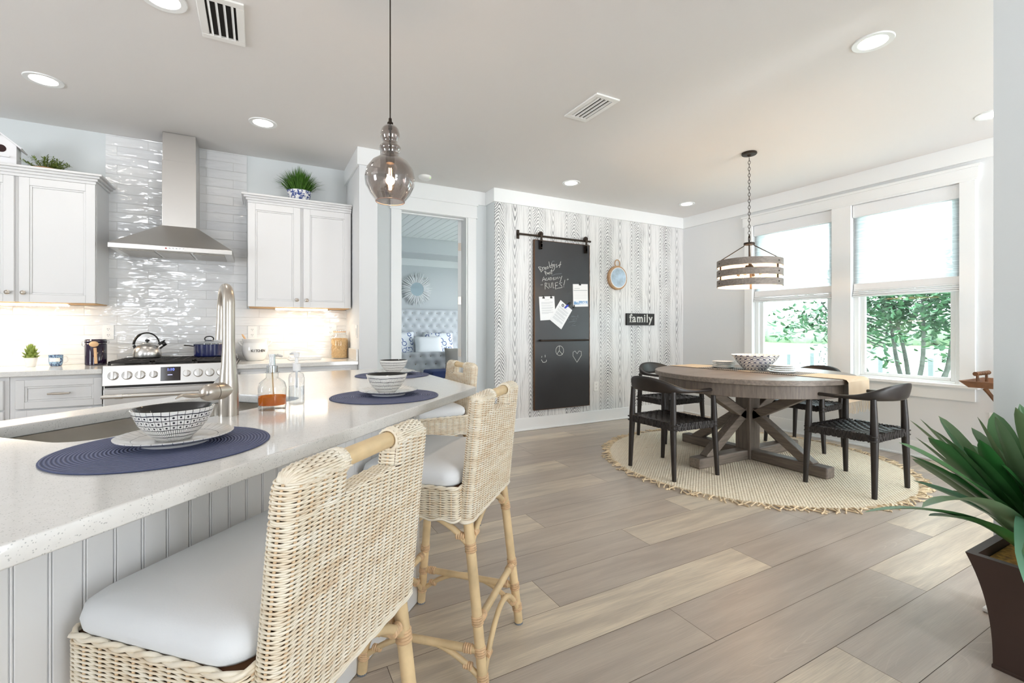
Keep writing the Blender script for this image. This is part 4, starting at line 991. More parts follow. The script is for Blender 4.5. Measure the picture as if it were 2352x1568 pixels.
def halfw(z):
    w = .214+.004*(BB+.2-z if z < BB+.2 else 0)
    q = max(0, z-(BT-.045))/.045
    return w-.034*(1-math.sqrt(max(0, 1-q*q)))
def topin(z):
    q = max(0, z-(BT-.022))/.022; return .017*(1-math.sqrt(max(0, 1-q*q)))
stool_mats = [M['strand'], M['rattan_core'], mat('rattan_stake', (216, 188, 152), .5)]
def pole(p, q, r, wraps=(), bulge=(0, 0, 0), n=14, seg=10):
    b = MB(); pts = arc(p, q, bulge, seg); b.tube(pts, r, n); b.m = 1
    for w_ in wraps:
        c = Vector(p).lerp(Vector(q), w_)+Vector(bulge)*(1-(2*w_-1)**2); d = (Vector(q)-Vector(p)).normalized()
        for k in (-1.5, -.5, .5, 1.5): b.tube([c+d*(k*.0075-.0036), c+d*(k*.0075), c+d*(k*.0075+.0036)], [r+.0008, r+.0032, r+.0008], n)
    return b
def make_stool():
    t = thing('bar_stool', None, None)
    b = MB()
    weave(b, lambda z: sect(z, -halfw(z), halfw(z)), BB, NZ, 34)
    b2 = random.Random(9); RT = .0235; ZT_ = BT-RT
    for s in (-1, 1):
        f = (lambda z: sect(z, -halfw(z), -.078)) if s < 0 else (lambda z: sect(z, .078, halfw(z)))
        weave(b, f, NZ+.0036, ZT_, 12, rnd=b2)
        xm = back_x(ZT_)+.023; ya, yb = .0785, halfw(ZT_)-.002; N = 18
        for k in range(19):         # strands running along the rounded top rail
            th = PI*(-.03+1.06*k/18); pts = []
            for j in range(N+1):
                y = ya+(yb-ya)*j/N; q = max(0, (y-(yb-.03))/.03); e = math.sqrt(max(0, 1-q*q))
                rr_ = (RT+.0022*math.cos(PI*j/2+PI*k))*(.25+.75*e)
                pts.append((xm-rr_*math.cos(th), s*y, ZT_-.004+rr_*math.sin(th)*(1 if e > .05 else .6)))
            b.tube(pts, .0025, 5)
        for k in range(5):          # coil round the handle socket
            m_ = MB(); m_.rot(Matrix.Translation((back_x(.944)+.023, s*(.0765+.0042*k), .944)) @ Matrix.Rotation(PI/2, 4, 'X')); m_.ring((0, 0, 0), .0205+.0005*k, .0026, 18, 5); b.add(m_.v, m_.f)
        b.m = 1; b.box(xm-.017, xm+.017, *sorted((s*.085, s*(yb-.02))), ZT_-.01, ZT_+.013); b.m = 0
    for k in range(12): b.tube([(back_x(NZ)+.003+k*.0037, -.08+.16*j/20, NZ+.002+.0022*math.sin(PI*(k+.5)/12)+.0016*math.cos(PI*(j/2+k))) for j in range(21)], .0024, 5)
    for dx in (0, .0065): b.tube([p+Vector((0, 0, -.004-dx*.6+.0015*math.sin(i*1.1))) for i, p in enumerate(resample(sect(BB, -halfw(BB)-dx*.5, halfw(BB)+dx*.5), 90))], .0045, 5, closed=True)
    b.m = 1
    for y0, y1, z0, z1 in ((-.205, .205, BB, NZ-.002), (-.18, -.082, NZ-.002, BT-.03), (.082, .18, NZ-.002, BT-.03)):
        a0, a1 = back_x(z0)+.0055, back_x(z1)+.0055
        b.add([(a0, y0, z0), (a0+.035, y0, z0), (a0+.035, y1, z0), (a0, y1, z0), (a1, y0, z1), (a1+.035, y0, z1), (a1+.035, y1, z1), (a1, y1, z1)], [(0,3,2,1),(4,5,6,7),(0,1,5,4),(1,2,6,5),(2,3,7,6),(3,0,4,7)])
    b.build('backrest', stool_mats, t, smooth=180)
    b = MB(); ap = lambda z: [Vector((x, y, z)) for x, y in rrect(-.128, .232, -.236, .236, .022, 4)]
    weave(b, ap, .572, .660, 44, rnd=random.Random(4))
    for zz, ph in ((.667, 0), (.667, PI), (.566, 0)):
        b.tube([p+Vector((0, 0, .0035*math.sin(i*.9+ph)))+Vector((p.x, p.y, 0)).normalized()*.003*math.cos(i*.9+ph) for i, p in enumerate(resample(ap(zz), 150))], .0045, 5, closed=True)
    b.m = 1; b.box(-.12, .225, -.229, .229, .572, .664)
    b.build('seat_frame', stool_mats, t, smooth=180)
    b = MB(); rr = [(.228, .668, .05), (.234, .676, .05), (.2365, .692, .05), (.232, .710, .05), (.216, .722, .05), (.175, .7265, .045), (.10, .7285, .03)]
    rings = []
    for hw, z, r in rr: e = .2365-hw; rings.append([(x, y, z) for x, y in rrect(-.122+e, .236-e, -hw, hw, max(.012, r-e*.3), 6)])
    m_ = len(rings[0]); b.add([p for l in rings for p in l], [(j*m_+i, j*m_+(i+1) % m_, (j+1)*m_+(i+1) % m_, (j+1)*m_+i) for j in range(len(rings)-1) for i in range(m_)]+[tuple(range((len(rings)-1)*m_, len(rings)*m_)), tuple(range(m_-1, -1, -1))])
    b.build('seat_cushion', M['cushion'], t, smooth=70)
    xb = back_x(.944)+.023
    MB().tube([(xb, -.094, .944), (xb, -.04, .9445), (xb, .04, .9445), (xb, .094, .944)], .0165, 16).build('handle_bar', M['rattan'], t, smooth=50)
    pm = [M['rattan'], M['rattan_wrap']]
    legs = {}
    for nm, top, foot in (('rl', (-.138, .185, .60), (-.205, .200, .006)), ('rr', (-.138, -.185, .60), (-.205, -.200, .006)), ('fl', (.175, .195, .60), (.232, .214, .006)), ('fr', (.175, -.195, .60), (.232, -.214, .006))):
        L = pole(top, foot, .0165, (.22, .60, .76, .90)).build('leg', pm, t, smooth=50)
        MB().cyl((foot[0], foot[1], .0), .0165, .007, 14).build('foot_pad', mat('grey_pad', (120, 126, 134), .8) if 'grey_pad' not in bpy.data.materials else bpy.data.materials['grey_pad'], L)
        legs[nm] = lambda z, a=Vector(top), c=Vector(foot): a.lerp(c, (a.z-z)/(a.z-c.z))
    for a, c, z in (('rl', 'fl', .15), ('rr', 'fr', .15), ('rl', 'rr', .235), ('fl', 'fr', .22)):
        pole(legs[a](z), legs[c](z), .0125, (.10, .90)).build('stretcher', pm, t, smooth=50)
        pole(legs[a](.055), legs[c](.055), .0095, (.12, .88), (0, 0, .10 if z < .2 else .14), 10, 16).build('brace', pm, t, smooth=50)
        pole(legs[a](.47), legs[c](.47), .0105, (.10, .90), (0, 0, .092), 10, 16).build('brace', pm, t, smooth=50)
    return t
stool = make_stool()
SP = [((*uv(.765, .694), 0), 3*PI/4, 'wicker bar stool nearest the camera, its woven back cutting off the view', ), ((*uv(1.585, .704), 0), 3*PI/4, 'second wicker bar stool along the angled island edge, whole back and legs showing'), ((.945, 2.735, 0), PI-.0, 'wicker bar stool at the far end of the island, half hidden behind the countertop')]
for i, (loc, rz, lab) in enumerate(SP):
    o = stool if i == 0 else copy_tree(stool)
    o.location = loc; o.rotation_euler = (0, 0, rz); tag(o, lab, 'bar stool', 'wicker bar stools at the island')
# ================================================================ CEILING FITTINGS
CANS = [(-1.194, 3.987, 'over the left wall cabinet'), (-.401, 2.74, 'at the top edge of the photo beside a slotted vent'), (.026, 4.02, 'in front of the right wall cabinet'), (2.95, 4.09, 'above the chalkboard'),
        (4.72, 4.08, 'in the corner nearest wallpaper and window wall'), (2.952, 1.291, 'largest one at the upper right'), (4.714, 1.306, 'at the right edge of the photo by the wall end')]
can0 = None
for x, y, w in CANS:
    if can0 is None:
        can0 = thing('recessed_light', None, None)
        MB().lathe([(.066, .004), (.068, -.004), (.094, -.006), (.097, -.001), (.097, .0)], 40).build('trim_ring', M['trim'], can0, smooth=50)
        MB().lathe([(0, -.002), (.066, -.002)], 36).build('lens', M['lens'], can0)
        l = lamp('can_lamp', 'AREA', (0, 0, -.012), CAN_W, WARM, shape='DISK', size=.12); l.data.spread = math.radians(105); l.parent = can0
        o = can0
    else: o = copy_tree(can0)
    o.location = (x, y, H); tag(o, 'lit round recessed ceiling light '+w, 'ceiling light', 'recessed ceiling lights')
for (x, y), lab in (((2.07, 2.63), 'white slotted ceiling vent in the middle of the room'), ((-.165, 2.78), 'white slotted ceiling vent cut off by the top of the photo')):
    t = thing('air_vent', lab, 'vent', (x, y, H), 0, 'ceiling vents')
    b = MB()
    for q in ((-.10, .10, -.19, -.15), (-.10, .10, .15, .19), (-.10, -.065, -.15, .15), (.065, .10, -.15, .15)): b.box(q[0], q[1], q[2], q[3], -.012, -.0005)
    b.build('frame', M['white_plastic'], t, bevel=.003)
    MB().box(-.066, .066, -.151, .151, -.002, -.0008).build('dark_opening', M['dark'], t)
    for k in range(4): b = MB(); b.bar((-.05+.033*k, -.15, -.009), (-.05+.033*k, .15, -.009), .015, .002, (.7, 0, .7)); b.build('louver', M['white_plastic'], t)
t = thing('smoke_detector', 'white round smoke detector on the ceiling beside the glass pendant', 'smoke detector', (1.50, 4.63, H))
MB().lathe([(0, -.035), (.045, -.035), (.062, -.022), (.066, -.008), (.066, -.0005)], 32).build('housing', M['white_plastic'], t, smooth=40)
MB().box(.035, .045, -.05, -.045, -.026, -.020).build('indicator', emit('green_led', (160, 220, 80), .6), t)
# ---- glass pendant over the island
px, py = .532, 2.155
t = thing('pendant_lamp', 'smoked glass gourd pendant with lit bulb over the island', 'pendant lamp', (px, py, H))
zb = 1.758-H
prof = [(.064, 0), (.066, .004), (.090, .035), (.109, .075), (.113, .11), (.104, .15), (.080, .184), (.052, .203), (.040, .212), (.038, .226), (.046, .238), (.050, .247), (.046, .256), (.036, .266), (.031, .272), (.036, .280), (.043, .296), (.044, .312), (.039, .334), (.028, .348), (.012, .355)]
MB().lathe([(r, z+zb) for r, z in prof], 56).build('glass_shade', M['smoke'], t, smooth=180)
MB().ring((0, 0, zb+.001), .0645, .0022, 48, 8).build('glass_lip', mat('glass_lip', (150, 126, 116), .15), t, smooth=180)
b = MB(); b.tube([(0, 0, zb+.36), (0, 0, 0)], .003, 8); b.build('cord', M['bronze'], t, smooth=60)
MB().lathe([(0, zb+.335), (.009, zb+.335), (.009, zb+.356), (.014, zb+.357), (.013, zb+.366), (.008, zb+.369), (.007, zb+.385), (0, zb+.386)], 20).build('cap', M['bronze'], t, smooth=40)
MB().tube([(0, 0, zb+.335), (0, 0, zb+.23)], .0045, 8).lathe([(0, zb+.178), (.019, zb+.178), (.021, zb+.20), (.016, zb+.232), (0, zb+.234)], 20).build('socket', M['bronze'], t, smooth=40)
bl = MB().lathe([(.013, zb+.182), (.016, zb+.165), (.020, zb+.14), (.021, zb+.09), (.018, zb+.062), (.008, zb+.052), (0, zb+.050)], 24).build('bulb', M['bulb'], t, smooth=180)
b = MB()
for k in range(4): a = PI*k/2+.4; b.tube([(.008*math.cos(a), .008*math.sin(a), zb+.08), (.006*math.cos(a), .006*math.sin(a), zb+.155)], .0016, 6)
b.build('filament', M['filament'], bl)
l = lamp('pendant_glow', 'POINT', (0, 0, zb+.11), 5.0, (1, .80, .56), shadow_soft_size=.02); l.parent = t
# ---- chandelier
t = thing('chandelier', 'drum chandelier of three grey wood bands on a chain over the dining table', 'chandelier', (3.84, 2.63, H))
MB().lathe([(0, -.001), (.062, -.001), (.064, -.012), (.058, -.020), (.02, -.022), (.008, -.035), (0, -.036)], 32).build('canopy', M['bronze'], t, smooth=40)
ch = MB(); z = -.042; k = 0
while z > -.735:
    c = Matrix.Translation((0, 0, z-.017)) @ Matrix.Rotation(PI/2*(k % 2)+.5, 4, 'Z'); ln = MB(); ln.rot(c)
    ln.tube([(.0085*math.cos(a), 0, .017*math.sin(a)) for a in [2*PI*i/12 for i in range(12)]], .0022, 6, closed=True); ch.add(ln.v, ln.f); z -= .0285; k += 1
ch.build('chain', M['bronze'], t, smooth=180)
b = MB(); b.tube([(.030*math.cos(a)*.7, .030*math.cos(a)*.7, -.765+.030*math.sin(a)) for a in [2*PI*i/20 for i in range(20)]], .004, 8, closed=True)
b.build('loop', M['bronze'], t, smooth=180)
MB().lathe([(0, -.803), (.044, -.803), (.046, -.812), (.044, -.822), (0, -.824)], 28).build('hub', M['bronze'], t, smooth=40)
RD = .262; zc = (1.576-H, 1.664-H, 1.752-H)
for k in range(3):
    a = 2*PI*k/3+.55; MB().tube([(.038*math.cos(a), .038*math.sin(a), -.815), (.05*math.cos(a), .05*math.sin(a), -.835), (RD*.985*math.cos(a), RD*.985*math.sin(a), zc[2]+.026)], .004, 8).build('rod', M['bronze'], t, smooth=60)
    b = MB(); b.rot(Matrix.Rotation(a, 4, 'Z')); b.box(RD-.009, RD-.003, -.010, .010, zc[0]-.029, zc[2]+.03)
    for z in zc: b.box(RD+.004, RD+.008, -.005, .005, z-.005, z+.005)
    b.build('upright', M['bronze'], t)
for z in zc:
    b = MB(); b.lathe([(RD-.003, z-.029), (RD+.004, z-.029), (RD+.004, z+.029), (RD-.003, z+.029)], 72); b.m = 1; b.lathe([(RD-.0035, z+.029), (RD-.0035, z-.029)], 72)
    b.build('wood_band', [M['grey_wood'], M['band_inner']], t, smooth=40)
MB().tube([(0, 0, -.82), (0, 0, zc[2]-.02)], .006, 10).lathe([(0, zc[2]-.012), (.03, zc[2]-.014), (.036, zc[2]-.03), (.032, zc[2]-.05), (0, zc[2]-.052)], 24).build('stem', M['bronze'], t, smooth=40)
for k in range(4):
    a = PI/2*k+.25; d = Vector((math.cos(a), math.sin(a), 0)); c = d*.115+Vector((0, 0, zc[1]-.045))
    s = MB().tube([d*.028+Vector((0, 0, zc[2]-.03)), d*.075+Vector((0, 0, zc[2]-.06)), d*.098+Vector((0, 0, zc[1]-.012))], [.007, .009, .014], 12).build('lamp_arm', M['bronze'], t, smooth=50)
    bb = MB().ball(c, .027, 18, 1.15).build('bulb', M['bulb'], s, smooth=180)
    MB().ball(c, .010, 10).build('filament', M['filament'], bb, smooth=180)
    l = lamp('chandelier_glow', 'POINT', c, 3.0, (1, .74, .50), shadow_soft_size=.02); l.parent = t
# ================================================================ ACCENT WALL
cb = thing('chalkboard', 'tall black sliding chalkboard with chalk writing, hung from a bronze rail', 'chalkboard', (3.195, 4.61, .23))
o3 = Vector((-3.195, -4.61, -.23))
b = MB(); b.box(2.803, 3.592, 4.602, 4.622, .232, 2.204); b.build('panel', M['board'], cb, world=True)
b = MB(); fr = .006
for q in ((2.797, 2.803, .227, 2.209), (3.592, 3.598, .227, 2.209), (2.803, 3.592, .227, .232), (2.803, 3.592, 2.204, 2.209)): b.box(q[0], q[1], 4.598, 4.626, q[2], q[3])
b.build('edge_frame', mat('copper_edge', (98, 66, 40), .4, .7), cb, world=True)
b = MB(); b.tube([(2.585, 4.596, 2.253), (3.61, 4.596, 2.253)], .012, 12)
for x in (2.60,): b.box(x-.016, x+.016, 4.632, 4.644, 2.205, 2.305); b.tube([(x, 4.64, 2.253), (x, 4.59, 2.253)], .010, 10)
b.tube([(3.575, 4.64, 2.253), (3.575, 4.59, 2.253)], .010, 10)
b.build('rail', M['bronze'], cb, smooth=40, world=True)
for x in (2.875, 3.525):
    b = MB(); b.rot(Matrix.Translation((x, 4.585, 2.274)) @ Matrix.Rotation(PI/2, 4, 'X')); b.lathe([(0, -.012), (.03, -.012), (.032, 0), (.03, .012), (0, .012)], 24); b.X = None
    b.box(x-.014, x+.014, 4.566, 4.574, 2.10, 2.285).box(x-.014, x+.014, 4.566, 4.60, 2.10, 2.19)
    for z in (2.115, 2.165, 2.274): b.box(x-.006, x+.006, 4.558, 4.567, z-.006, z+.006)
    b.build('hanger', M['bronze'], cb, bevel=.002, world=True)
b = MB(); b.tube([(2.855, 4.565, 1.037), (3.555, 4.565, 1.037)], .010, 12)
for x in (2.88, 3.53): b.tube([(x, 4.565, 1.037), (x, 4.602, 1.037)], .012, 10)
b.build('pull_bar', M['bronze'], cb, smooth=40, world=True)
CHALK = [[(2.852,1.891),(2.892,1.839)],[(2.854,1.893),(2.892,1.897),(2.875,1.87),(2.909,1.856),(2.889,1.835)],[(2.902,1.891),(2.921,1.857)],[(2.907,1.882),(2.921,1.894),(2.935,1.895)],[(2.935,1.877),(2.958,1.885),(2.952,1.896),(2.938,1.89),(2.94,1.871),(2.963,1.872)],[(2.983,1.909),(2.967,1.897),(2.971,1.879),(2.986,1.887),(2.984,1.909),(2.994,1.884)],[(2.997,1.966),(3.014,1.892)],[(3.029,1.926),(3.007,1.908),(3.033,1.896)],[(3.036,1.949),(3.047,1.887)],[(3.033,1.926),(3.061,1.934)],[(3.076,1.938),(3.059,1.927),(3.062,1.911),(3.078,1.919),(3.076,1.942),(3.076,1.886),(3.061,1.859)],[(3.112,1.944),(3.096,1.937),(3.108,1.921),(3.12,1.912),(3.099,1.904)],[(3.166,1.978),(3.148,1.904)],[(3.124,1.925),(3.172,1.945)],[(2.936,1.848),(2.961,1.8)],[(2.936,1.848),(2.955,1.849),(2.959,1.833),(2.948,1.823)],[(2.976,1.835),(2.969,1.826),(2.975,1.816),(2.986,1.824),(2.976,1.835)],[(2.992,1.836),(2.993,1.817)],[(3.004,1.815),(3.003,1.839),(3.018,1.844),(3.023,1.82)],[(3.037,1.877),(3.039,1.818)],[(3.018,1.856),(3.053,1.861)],[(2.905,1.729),(2.925,1.782),(2.948,1.738)],[(2.913,1.749),(2.944,1.757)],[(2.971,1.772),(2.955,1.761),(2.955,1.745),(2.979,1.746)],[(2.983,1.746),(2.998,1.78),(3.01,1.748)],[(2.986,1.757),(3.007,1.761)],[(3.018,1.781),(3.022,1.748),(3.041,1.759),(3.037,1.775),(3.018,1.781)],[(3.076,1.784),(3.057,1.779),(3.061,1.753),(3.084,1.76)],[(3.059,1.768),(3.076,1.771)],[(3.096,1.758),(3.096,1.788),(3.112,1.772),(3.124,1.793),(3.132,1.767)],[(3.148,1.794),(3.16,1.778)],[(3.184,1.806),(3.156,1.728)],[(2.886,1.69),(2.894,1.683)],[(2.902,1.693),(2.909,1.686)],[(2.944,1.712),(2.945,1.637)],[(2.944,1.712),(2.975,1.71),(2.955,1.68),(2.998,1.649)],[(2.998,1.714),(3.006,1.666),(3.029,1.66),(3.037,1.719)],[(3.051,1.723),(3.059,1.655),(3.076,1.662)],[(3.124,1.727),(3.088,1.719),(3.092,1.646),(3.128,1.658)],[(3.091,1.686),(3.12,1.694)],[(3.184,1.726),(3.144,1.715),(3.176,1.693),(3.188,1.67),(3.132,1.658)],[(3.227,1.762),(3.211,1.694)],[(3.207,1.68),(3.213,1.676)],[(3.259,1.77),(3.267,1.762)],[(3.269,1.777),(3.279,1.768)],[(2.902,0.856),(2.899,0.838)],[(2.945,0.868),(2.947,0.841)],[(2.894,0.815),(2.913,0.783),(2.94,0.782),(2.961,0.79),(2.964,0.81)],[(3.148,0.97),(3.145,0.914)],[(3.145,0.914),(3.109,0.869)],[(3.145,0.914),(3.193,0.866)],[(3.406,0.766),(3.347,0.844),(3.347,0.891),(3.376,0.904),(3.409,0.87),(3.435,0.903),(3.47,0.897),(3.473,0.85),(3.406,0.766)],[(3.208,0.913),(3.204,0.891),(3.191,0.872),(3.173,0.86),(3.152,0.856),(3.13,0.861),(3.112,0.874),(3.1,0.893),(3.096,0.915),(3.1,0.937),(3.112,0.955),(3.13,0.967),(3.152,0.971),(3.173,0.967),(3.191,0.954),(3.204,0.935),(3.208,0.913)]]
FAINT = [[(3.076,1.975),(3.053,1.976),(3.036,1.949)],[(3.037,1.801),(3.092,1.824),(3.18,1.834)],[(3.326,1.336),(3.328,1.313)],[(3.349,1.337),(3.347,1.313)],[(3.328,1.323),(3.349,1.327)],[(3.364,1.33),(3.358,1.32),(3.368,1.315),(3.373,1.325),(3.364,1.33)],[(3.381,1.314),(3.381,1.329),(3.389,1.322),(3.398,1.331),(3.399,1.316)],[(3.426,1.341),(3.411,1.338),(3.413,1.317),(3.43,1.319)],[(3.411,1.327),(3.424,1.33)],[(3.325,1.303),(3.328,1.279),(3.347,1.283)],[(3.359,1.3),(3.351,1.279),(3.374,1.29),(3.359,1.3)],[(3.384,1.3),(3.405,1.297),(3.388,1.287)],[(3.285,1.255),(3.351,1.266),(3.405,1.27),(3.368,1.239),(3.318,1.215),(3.384,1.216)],[(3.273,1.295),(3.289,1.294),(3.281,1.286),(3.273,1.295)]]
def chalk(name, strokes, r, m):
    b = MB()
    for s in strokes: b.tube([(x, 4.6015, z) for x, z in s], r, 5, sq=(1, .35) if False else None)
    o = b.build(name, m, cb, world=True); o.scale = (1, 1, 1); return o
chalk('chalk_writing', CHALK, .0030, M['chalk'])['label'] = 'white chalk lettering and doodles'
chalk('chalk_smudge', FAINT, .0022, M['chalk_faint'])['label'] = 'faint half-wiped chalk marks'
# sheets of paper clipped to the board
def sheet(lab, q, clips, kind, y):
    cx = sum(p[0] for p in q)/4; cz = sum(p[1] for p in q)/4
    t = thing('paper_sheet', lab, 'paper', (cx, y, cz), 0, 'papers on the chalkboard')
    o, ux, uz = Vector((q[3][0], 0, q[3][1])), Vector((q[2][0]-q[3][0], 0, q[2][1]-q[3][1])), Vector((q[0][0]-q[3][0], 0, q[0][1]-q[3][1]))
    P = lambda a, c, d=0: o+ux*a+uz*c+Vector((0, y-d, 0))
    def patch(b, a0, a1, c0, c1, d0, d1): b.add([P(a0, c0, d0), P(a1, c0, d0), P(a1, c1, d0), P(a0, c1, d0), P(a0, c0, d1), P(a1, c0, d1), P(a1, c1, d1), P(a0, c1, d1)], [(0,3,2,1),(4,5,6,7),(0,1,5,4),(1,2,6,5),(2,3,7,6),(3,0,4,7)])
    b = MB(); patch(b, 0, 1, 0, 1, 0, .0012); b.build('sheet', M['paper'], t, world=True)
    b = MB(); r = random.Random(len(lab))
    if kind == 'list':
        for k in range(6): patch(b, .06, .94, .36+.065*k, .366+.065*k, .0012, .0016)
        patch(b, .04, .96, .71, .735, .0012, .0016); patch(b, .1, .45, .80, .815, .0012, .0016)
        b.build('printed_lines', M['ink'], t, world=True)
        b = MB(); patch(b, .04, .96, .10, .25, .0012, .0017); b.build('photo_strip', spotted('beach_strip', (120, 160, 200), (232, 236, 240), 26, .3, .7), t, world=True)
    else:
        c = .76
        while c > .22:
            n = r.randint(2, 4); 
            for k in range(n):
                patch(b, .12, .88-(r.uniform(0, .4) if k == n-1 else 0), c, c+.008, .0012, .0016); c -= .028
            c -= .03
        patch(b, .35, .66, .845, .856, .0012, .0016)
        b.build('printed_lines', M['ink'], t, world=True)
        if kind == 'crest':
            b = MB(); c_ = P(.30, .88, .0014); b.rot(Matrix.Translation(c_) @ Matrix.Rotation(PI/2, 4, 'X')); b.lathe([(.006, 0), (.02, 0), (.02, .0006), (.006, .0006)], 20); b.build('seal', mat('seal_ink', (120, 124, 128), .8), t, world=True)
    for a, c in clips:
        p = P(a, c, .002); b = MB(); b.box(p.x-.014, p.x+.014, p.y-.010, p.y, p.z-.012, p.z+.004).box(p.x-.007, p.x+.007, p.y-.008, p.y, p.z+.004, p.z+.026); b.build('clip', M['black'], t, bevel=.002, world=True)
    return t
sheet('white printed sheet held by two black clips, left of the chalkboard papers', [(2.86, 1.548), (3.069, 1.57), (3.092, 1.284), (2.879, 1.271)], [(.28, .955), (.78, .955)], 'letter', 4.6005)
sheet('tilted white printed sheet under the blue clip on the chalkboard', [(3.162, 1.518), (3.333, 1.402), (3.172, 1.168), (3.002, 1.286)], [], 'crest', 4.5985)
sheet('white list pad with blue picture strip, right side of the chalkboard', [(3.343, 1.717), (3.563, 1.729), (3.574, 1.45), (3.349, 1.441)], [(.46, .985), (.05, -.01)], 'list', 4.6005)
t = thing('marker', 'blue capped marker clipped at the corner of the tilted sheet', 'marker', (3.262, 4.592, 1.455))
d_ = Vector((.045, 0, .034)); MB().tube([-d_, -d_*.8, d_*.1], [.003, .010, .012], 10).build('barrel', mat('marker_blue', (44, 66, 190), .4), t, smooth=40)
MB().tube([d_*.1, d_*.95, d_*1.0], [.013, .013, .008], 10).build('cap', M['black'], t, smooth=40)
# rope plaque
t = thing('wall_plaque', 'round pale blue plaque framed in jute rope on the wallpaper', 'wall plaque', (4.065, 4.645, 1.832))
XF = Matrix.Rotation(PI/2, 4, 'X')
b = MB(); b.rot(XF); b.lathe([(0, .0), (.145, 0), (.145, .040), (0, .040)], 48); b.build('backing', M['driftwood'], t, smooth=40)
b = MB(); b.rot(XF)
for k, z in enumerate((.006, .018, .030)): b.ring((0, 0, z), .147, .0075, 60, 8)
b.ring((0, 0, .041), .139, .006, 60, 8); b.build('rope_frame', M['rope'], t, smooth=180)
b = MB(); b.rot(XF); b.ring((0, 0, .042), .128, .006, 60, 8); b.build('white_liner', M['driftwood'], t, smooth=180)
b = MB(); b.rot(XF); b.lathe([(0, .0415), (.126, .0415)], 48); b.build('face', mat('marbled_face', (176, 196, 212), .4, noise=(14, .22)), t)
b = MB(); b.tube([(.040*math.cos(a), -.022, .186+.046*math.sin(a)) for a in [2*PI*i/24 for i in range(24)]], .006, 8, closed=True); b.build('hanging_loop', M['rope'], t, smooth=180)
t = thing('wall_sign', 'small black wooden sign reading family on the wallpaper', 'sign', (4.468, 4.645, 1.30))
MB().box(-.247, .247, -.028, 0, -.078, .078).box(-.247, .247, -.0285, -.02, -.0785, -.004).build('board', mat('sign_black', (38, 36, 36), .6, noise=(20, .3)), t, bevel=.002)
text_mesh('lettering', 'family', .150, .0015, M['chalk'], t, Matrix.Translation((.0, -.0295, -.036)) @ XF, bold=.0028, space=1.16)
b = MB()      # slab serifs on the stems of the letters
for x0, x1, z in ((-.205, -.135, -.037), (-.205, -.150, .048)): b.box(x0, x1, -.031, -.028, z-.003, z+.004)
for x in (-.062, -.030, .012, .058, .062, .108): b.box(x-.012, x+.014, -.031, -.028, -.040, -.034)
b.build('serifs', M['chalk'], t)
# ================================================================ DINING SET
TC = Vector((3.89, 2.68, 0))
rug = thing('rug', 'round cream jute rug with tasselled fringe under the dining table', 'rug', (3.86, 2.69, 0))
b = MB(); n_ = 96; r = random.Random(8)
rad = [1.19+.012*math.sin(3*a)+.006*math.sin(7*a+1) for a in [2*PI*i/n_ for i in range(n_)]]
vs = [(0, 0, .011)]+[(q*math.cos(2*PI*i/n_), q*math.sin(2*PI*i/n_), .010) for i, q in enumerate(rad)]+[(q*math.cos(2*PI*i/n_)*1.004, q*math.sin(2*PI*i/n_)*1.004, .001) for i, q in enumerate(rad)]
b.add(vs, [(0, 1+i, 1+(i+1) % n_) for i in range(n_)]+[(1+i, 1+n_+i, 1+n_+(i+1) % n_, 1+(i+1) % n_) for i in range(n_)]); b.build('pile', M['rug'], rug, smooth=40)
b = MB()
for i in range(330):
    a = 2*PI*i/330+r.uniform(-.006, .006); q = 1.185; L = r.uniform(.05, .105); da = r.uniform(-.05, .05); kz = r.uniform(.004, .018)
    p = [Vector((q*math.cos(a), q*math.sin(a), .007)), Vector(((q+L*.35)*math.cos(a+da*.3), (q+L*.35)*math.sin(a+da*.3), kz)), Vector(((q+L*.75)*math.cos(a+da*.9), (q+L*.75)*math.sin(a+da*.9), .008)), Vector(((q+L)*math.cos(a+da*1.4), (q+L)*math.sin(a+da*1.4), .006))]
    b.tube(bez(p, 3), [.0042, .0042, .005, .0062, .0055, .0045, .0042, .005, .0062, .003], 5)
b.build('fringe', M['fringe'], rug, smooth=180)['kind'] = 'stuff'
tb = thing('dining_table', 'round grey wooden pedestal dining table with crossed trestle base', 'dining table', TC)
MB().lathe([(0, .748), (.796, .748), (.802, .752), (.802, .786), (.797, .790), (0, .790)], 96).build('tabletop', M['table'], tb, smooth=35)
MB().lathe([(.735, .648), (.765, .648), (.768, .652), (.768, .749), (.735, .749)], 96).build('apron', M['tablez'], tb, smooth=35)
MB().box(-.072, .072, -.072, .072, .012, .70).build('post', M['tablez'], tb, bevel=.006)
b = MB().box(-.70, .70, -.055, .055, .704, .748).box(-.055, .055, -.70, .70, .704, .748); b.build('top_cleats', M['table'], tb, bevel=.004)
for k in range(4):
    m_ = Matrix.Rotation(PI/2*k, 4, 'Z'); mm = M['table'] if k % 2 == 0 else M['tabley']
    b = MB(); b.rot(m_); b.box(.068, .70, -.055, .055, .012, .098); b.build('foot', mm, tb, bevel=.012, seg=3)
    b = MB(); b.rot(m_); b.bar((.57, 0, .075), (.045, 0, .44), .075, .075, (0, 1, 0)); b.build('lower_brace', mm, tb, bevel=.005)
    b = MB(); b.rot(m_); b.bar((.045, 0, .39), (.62, 0, .70), .075, .075, (0, 1, 0)); b.build('upper_brace', mm, tb, bevel=.005)
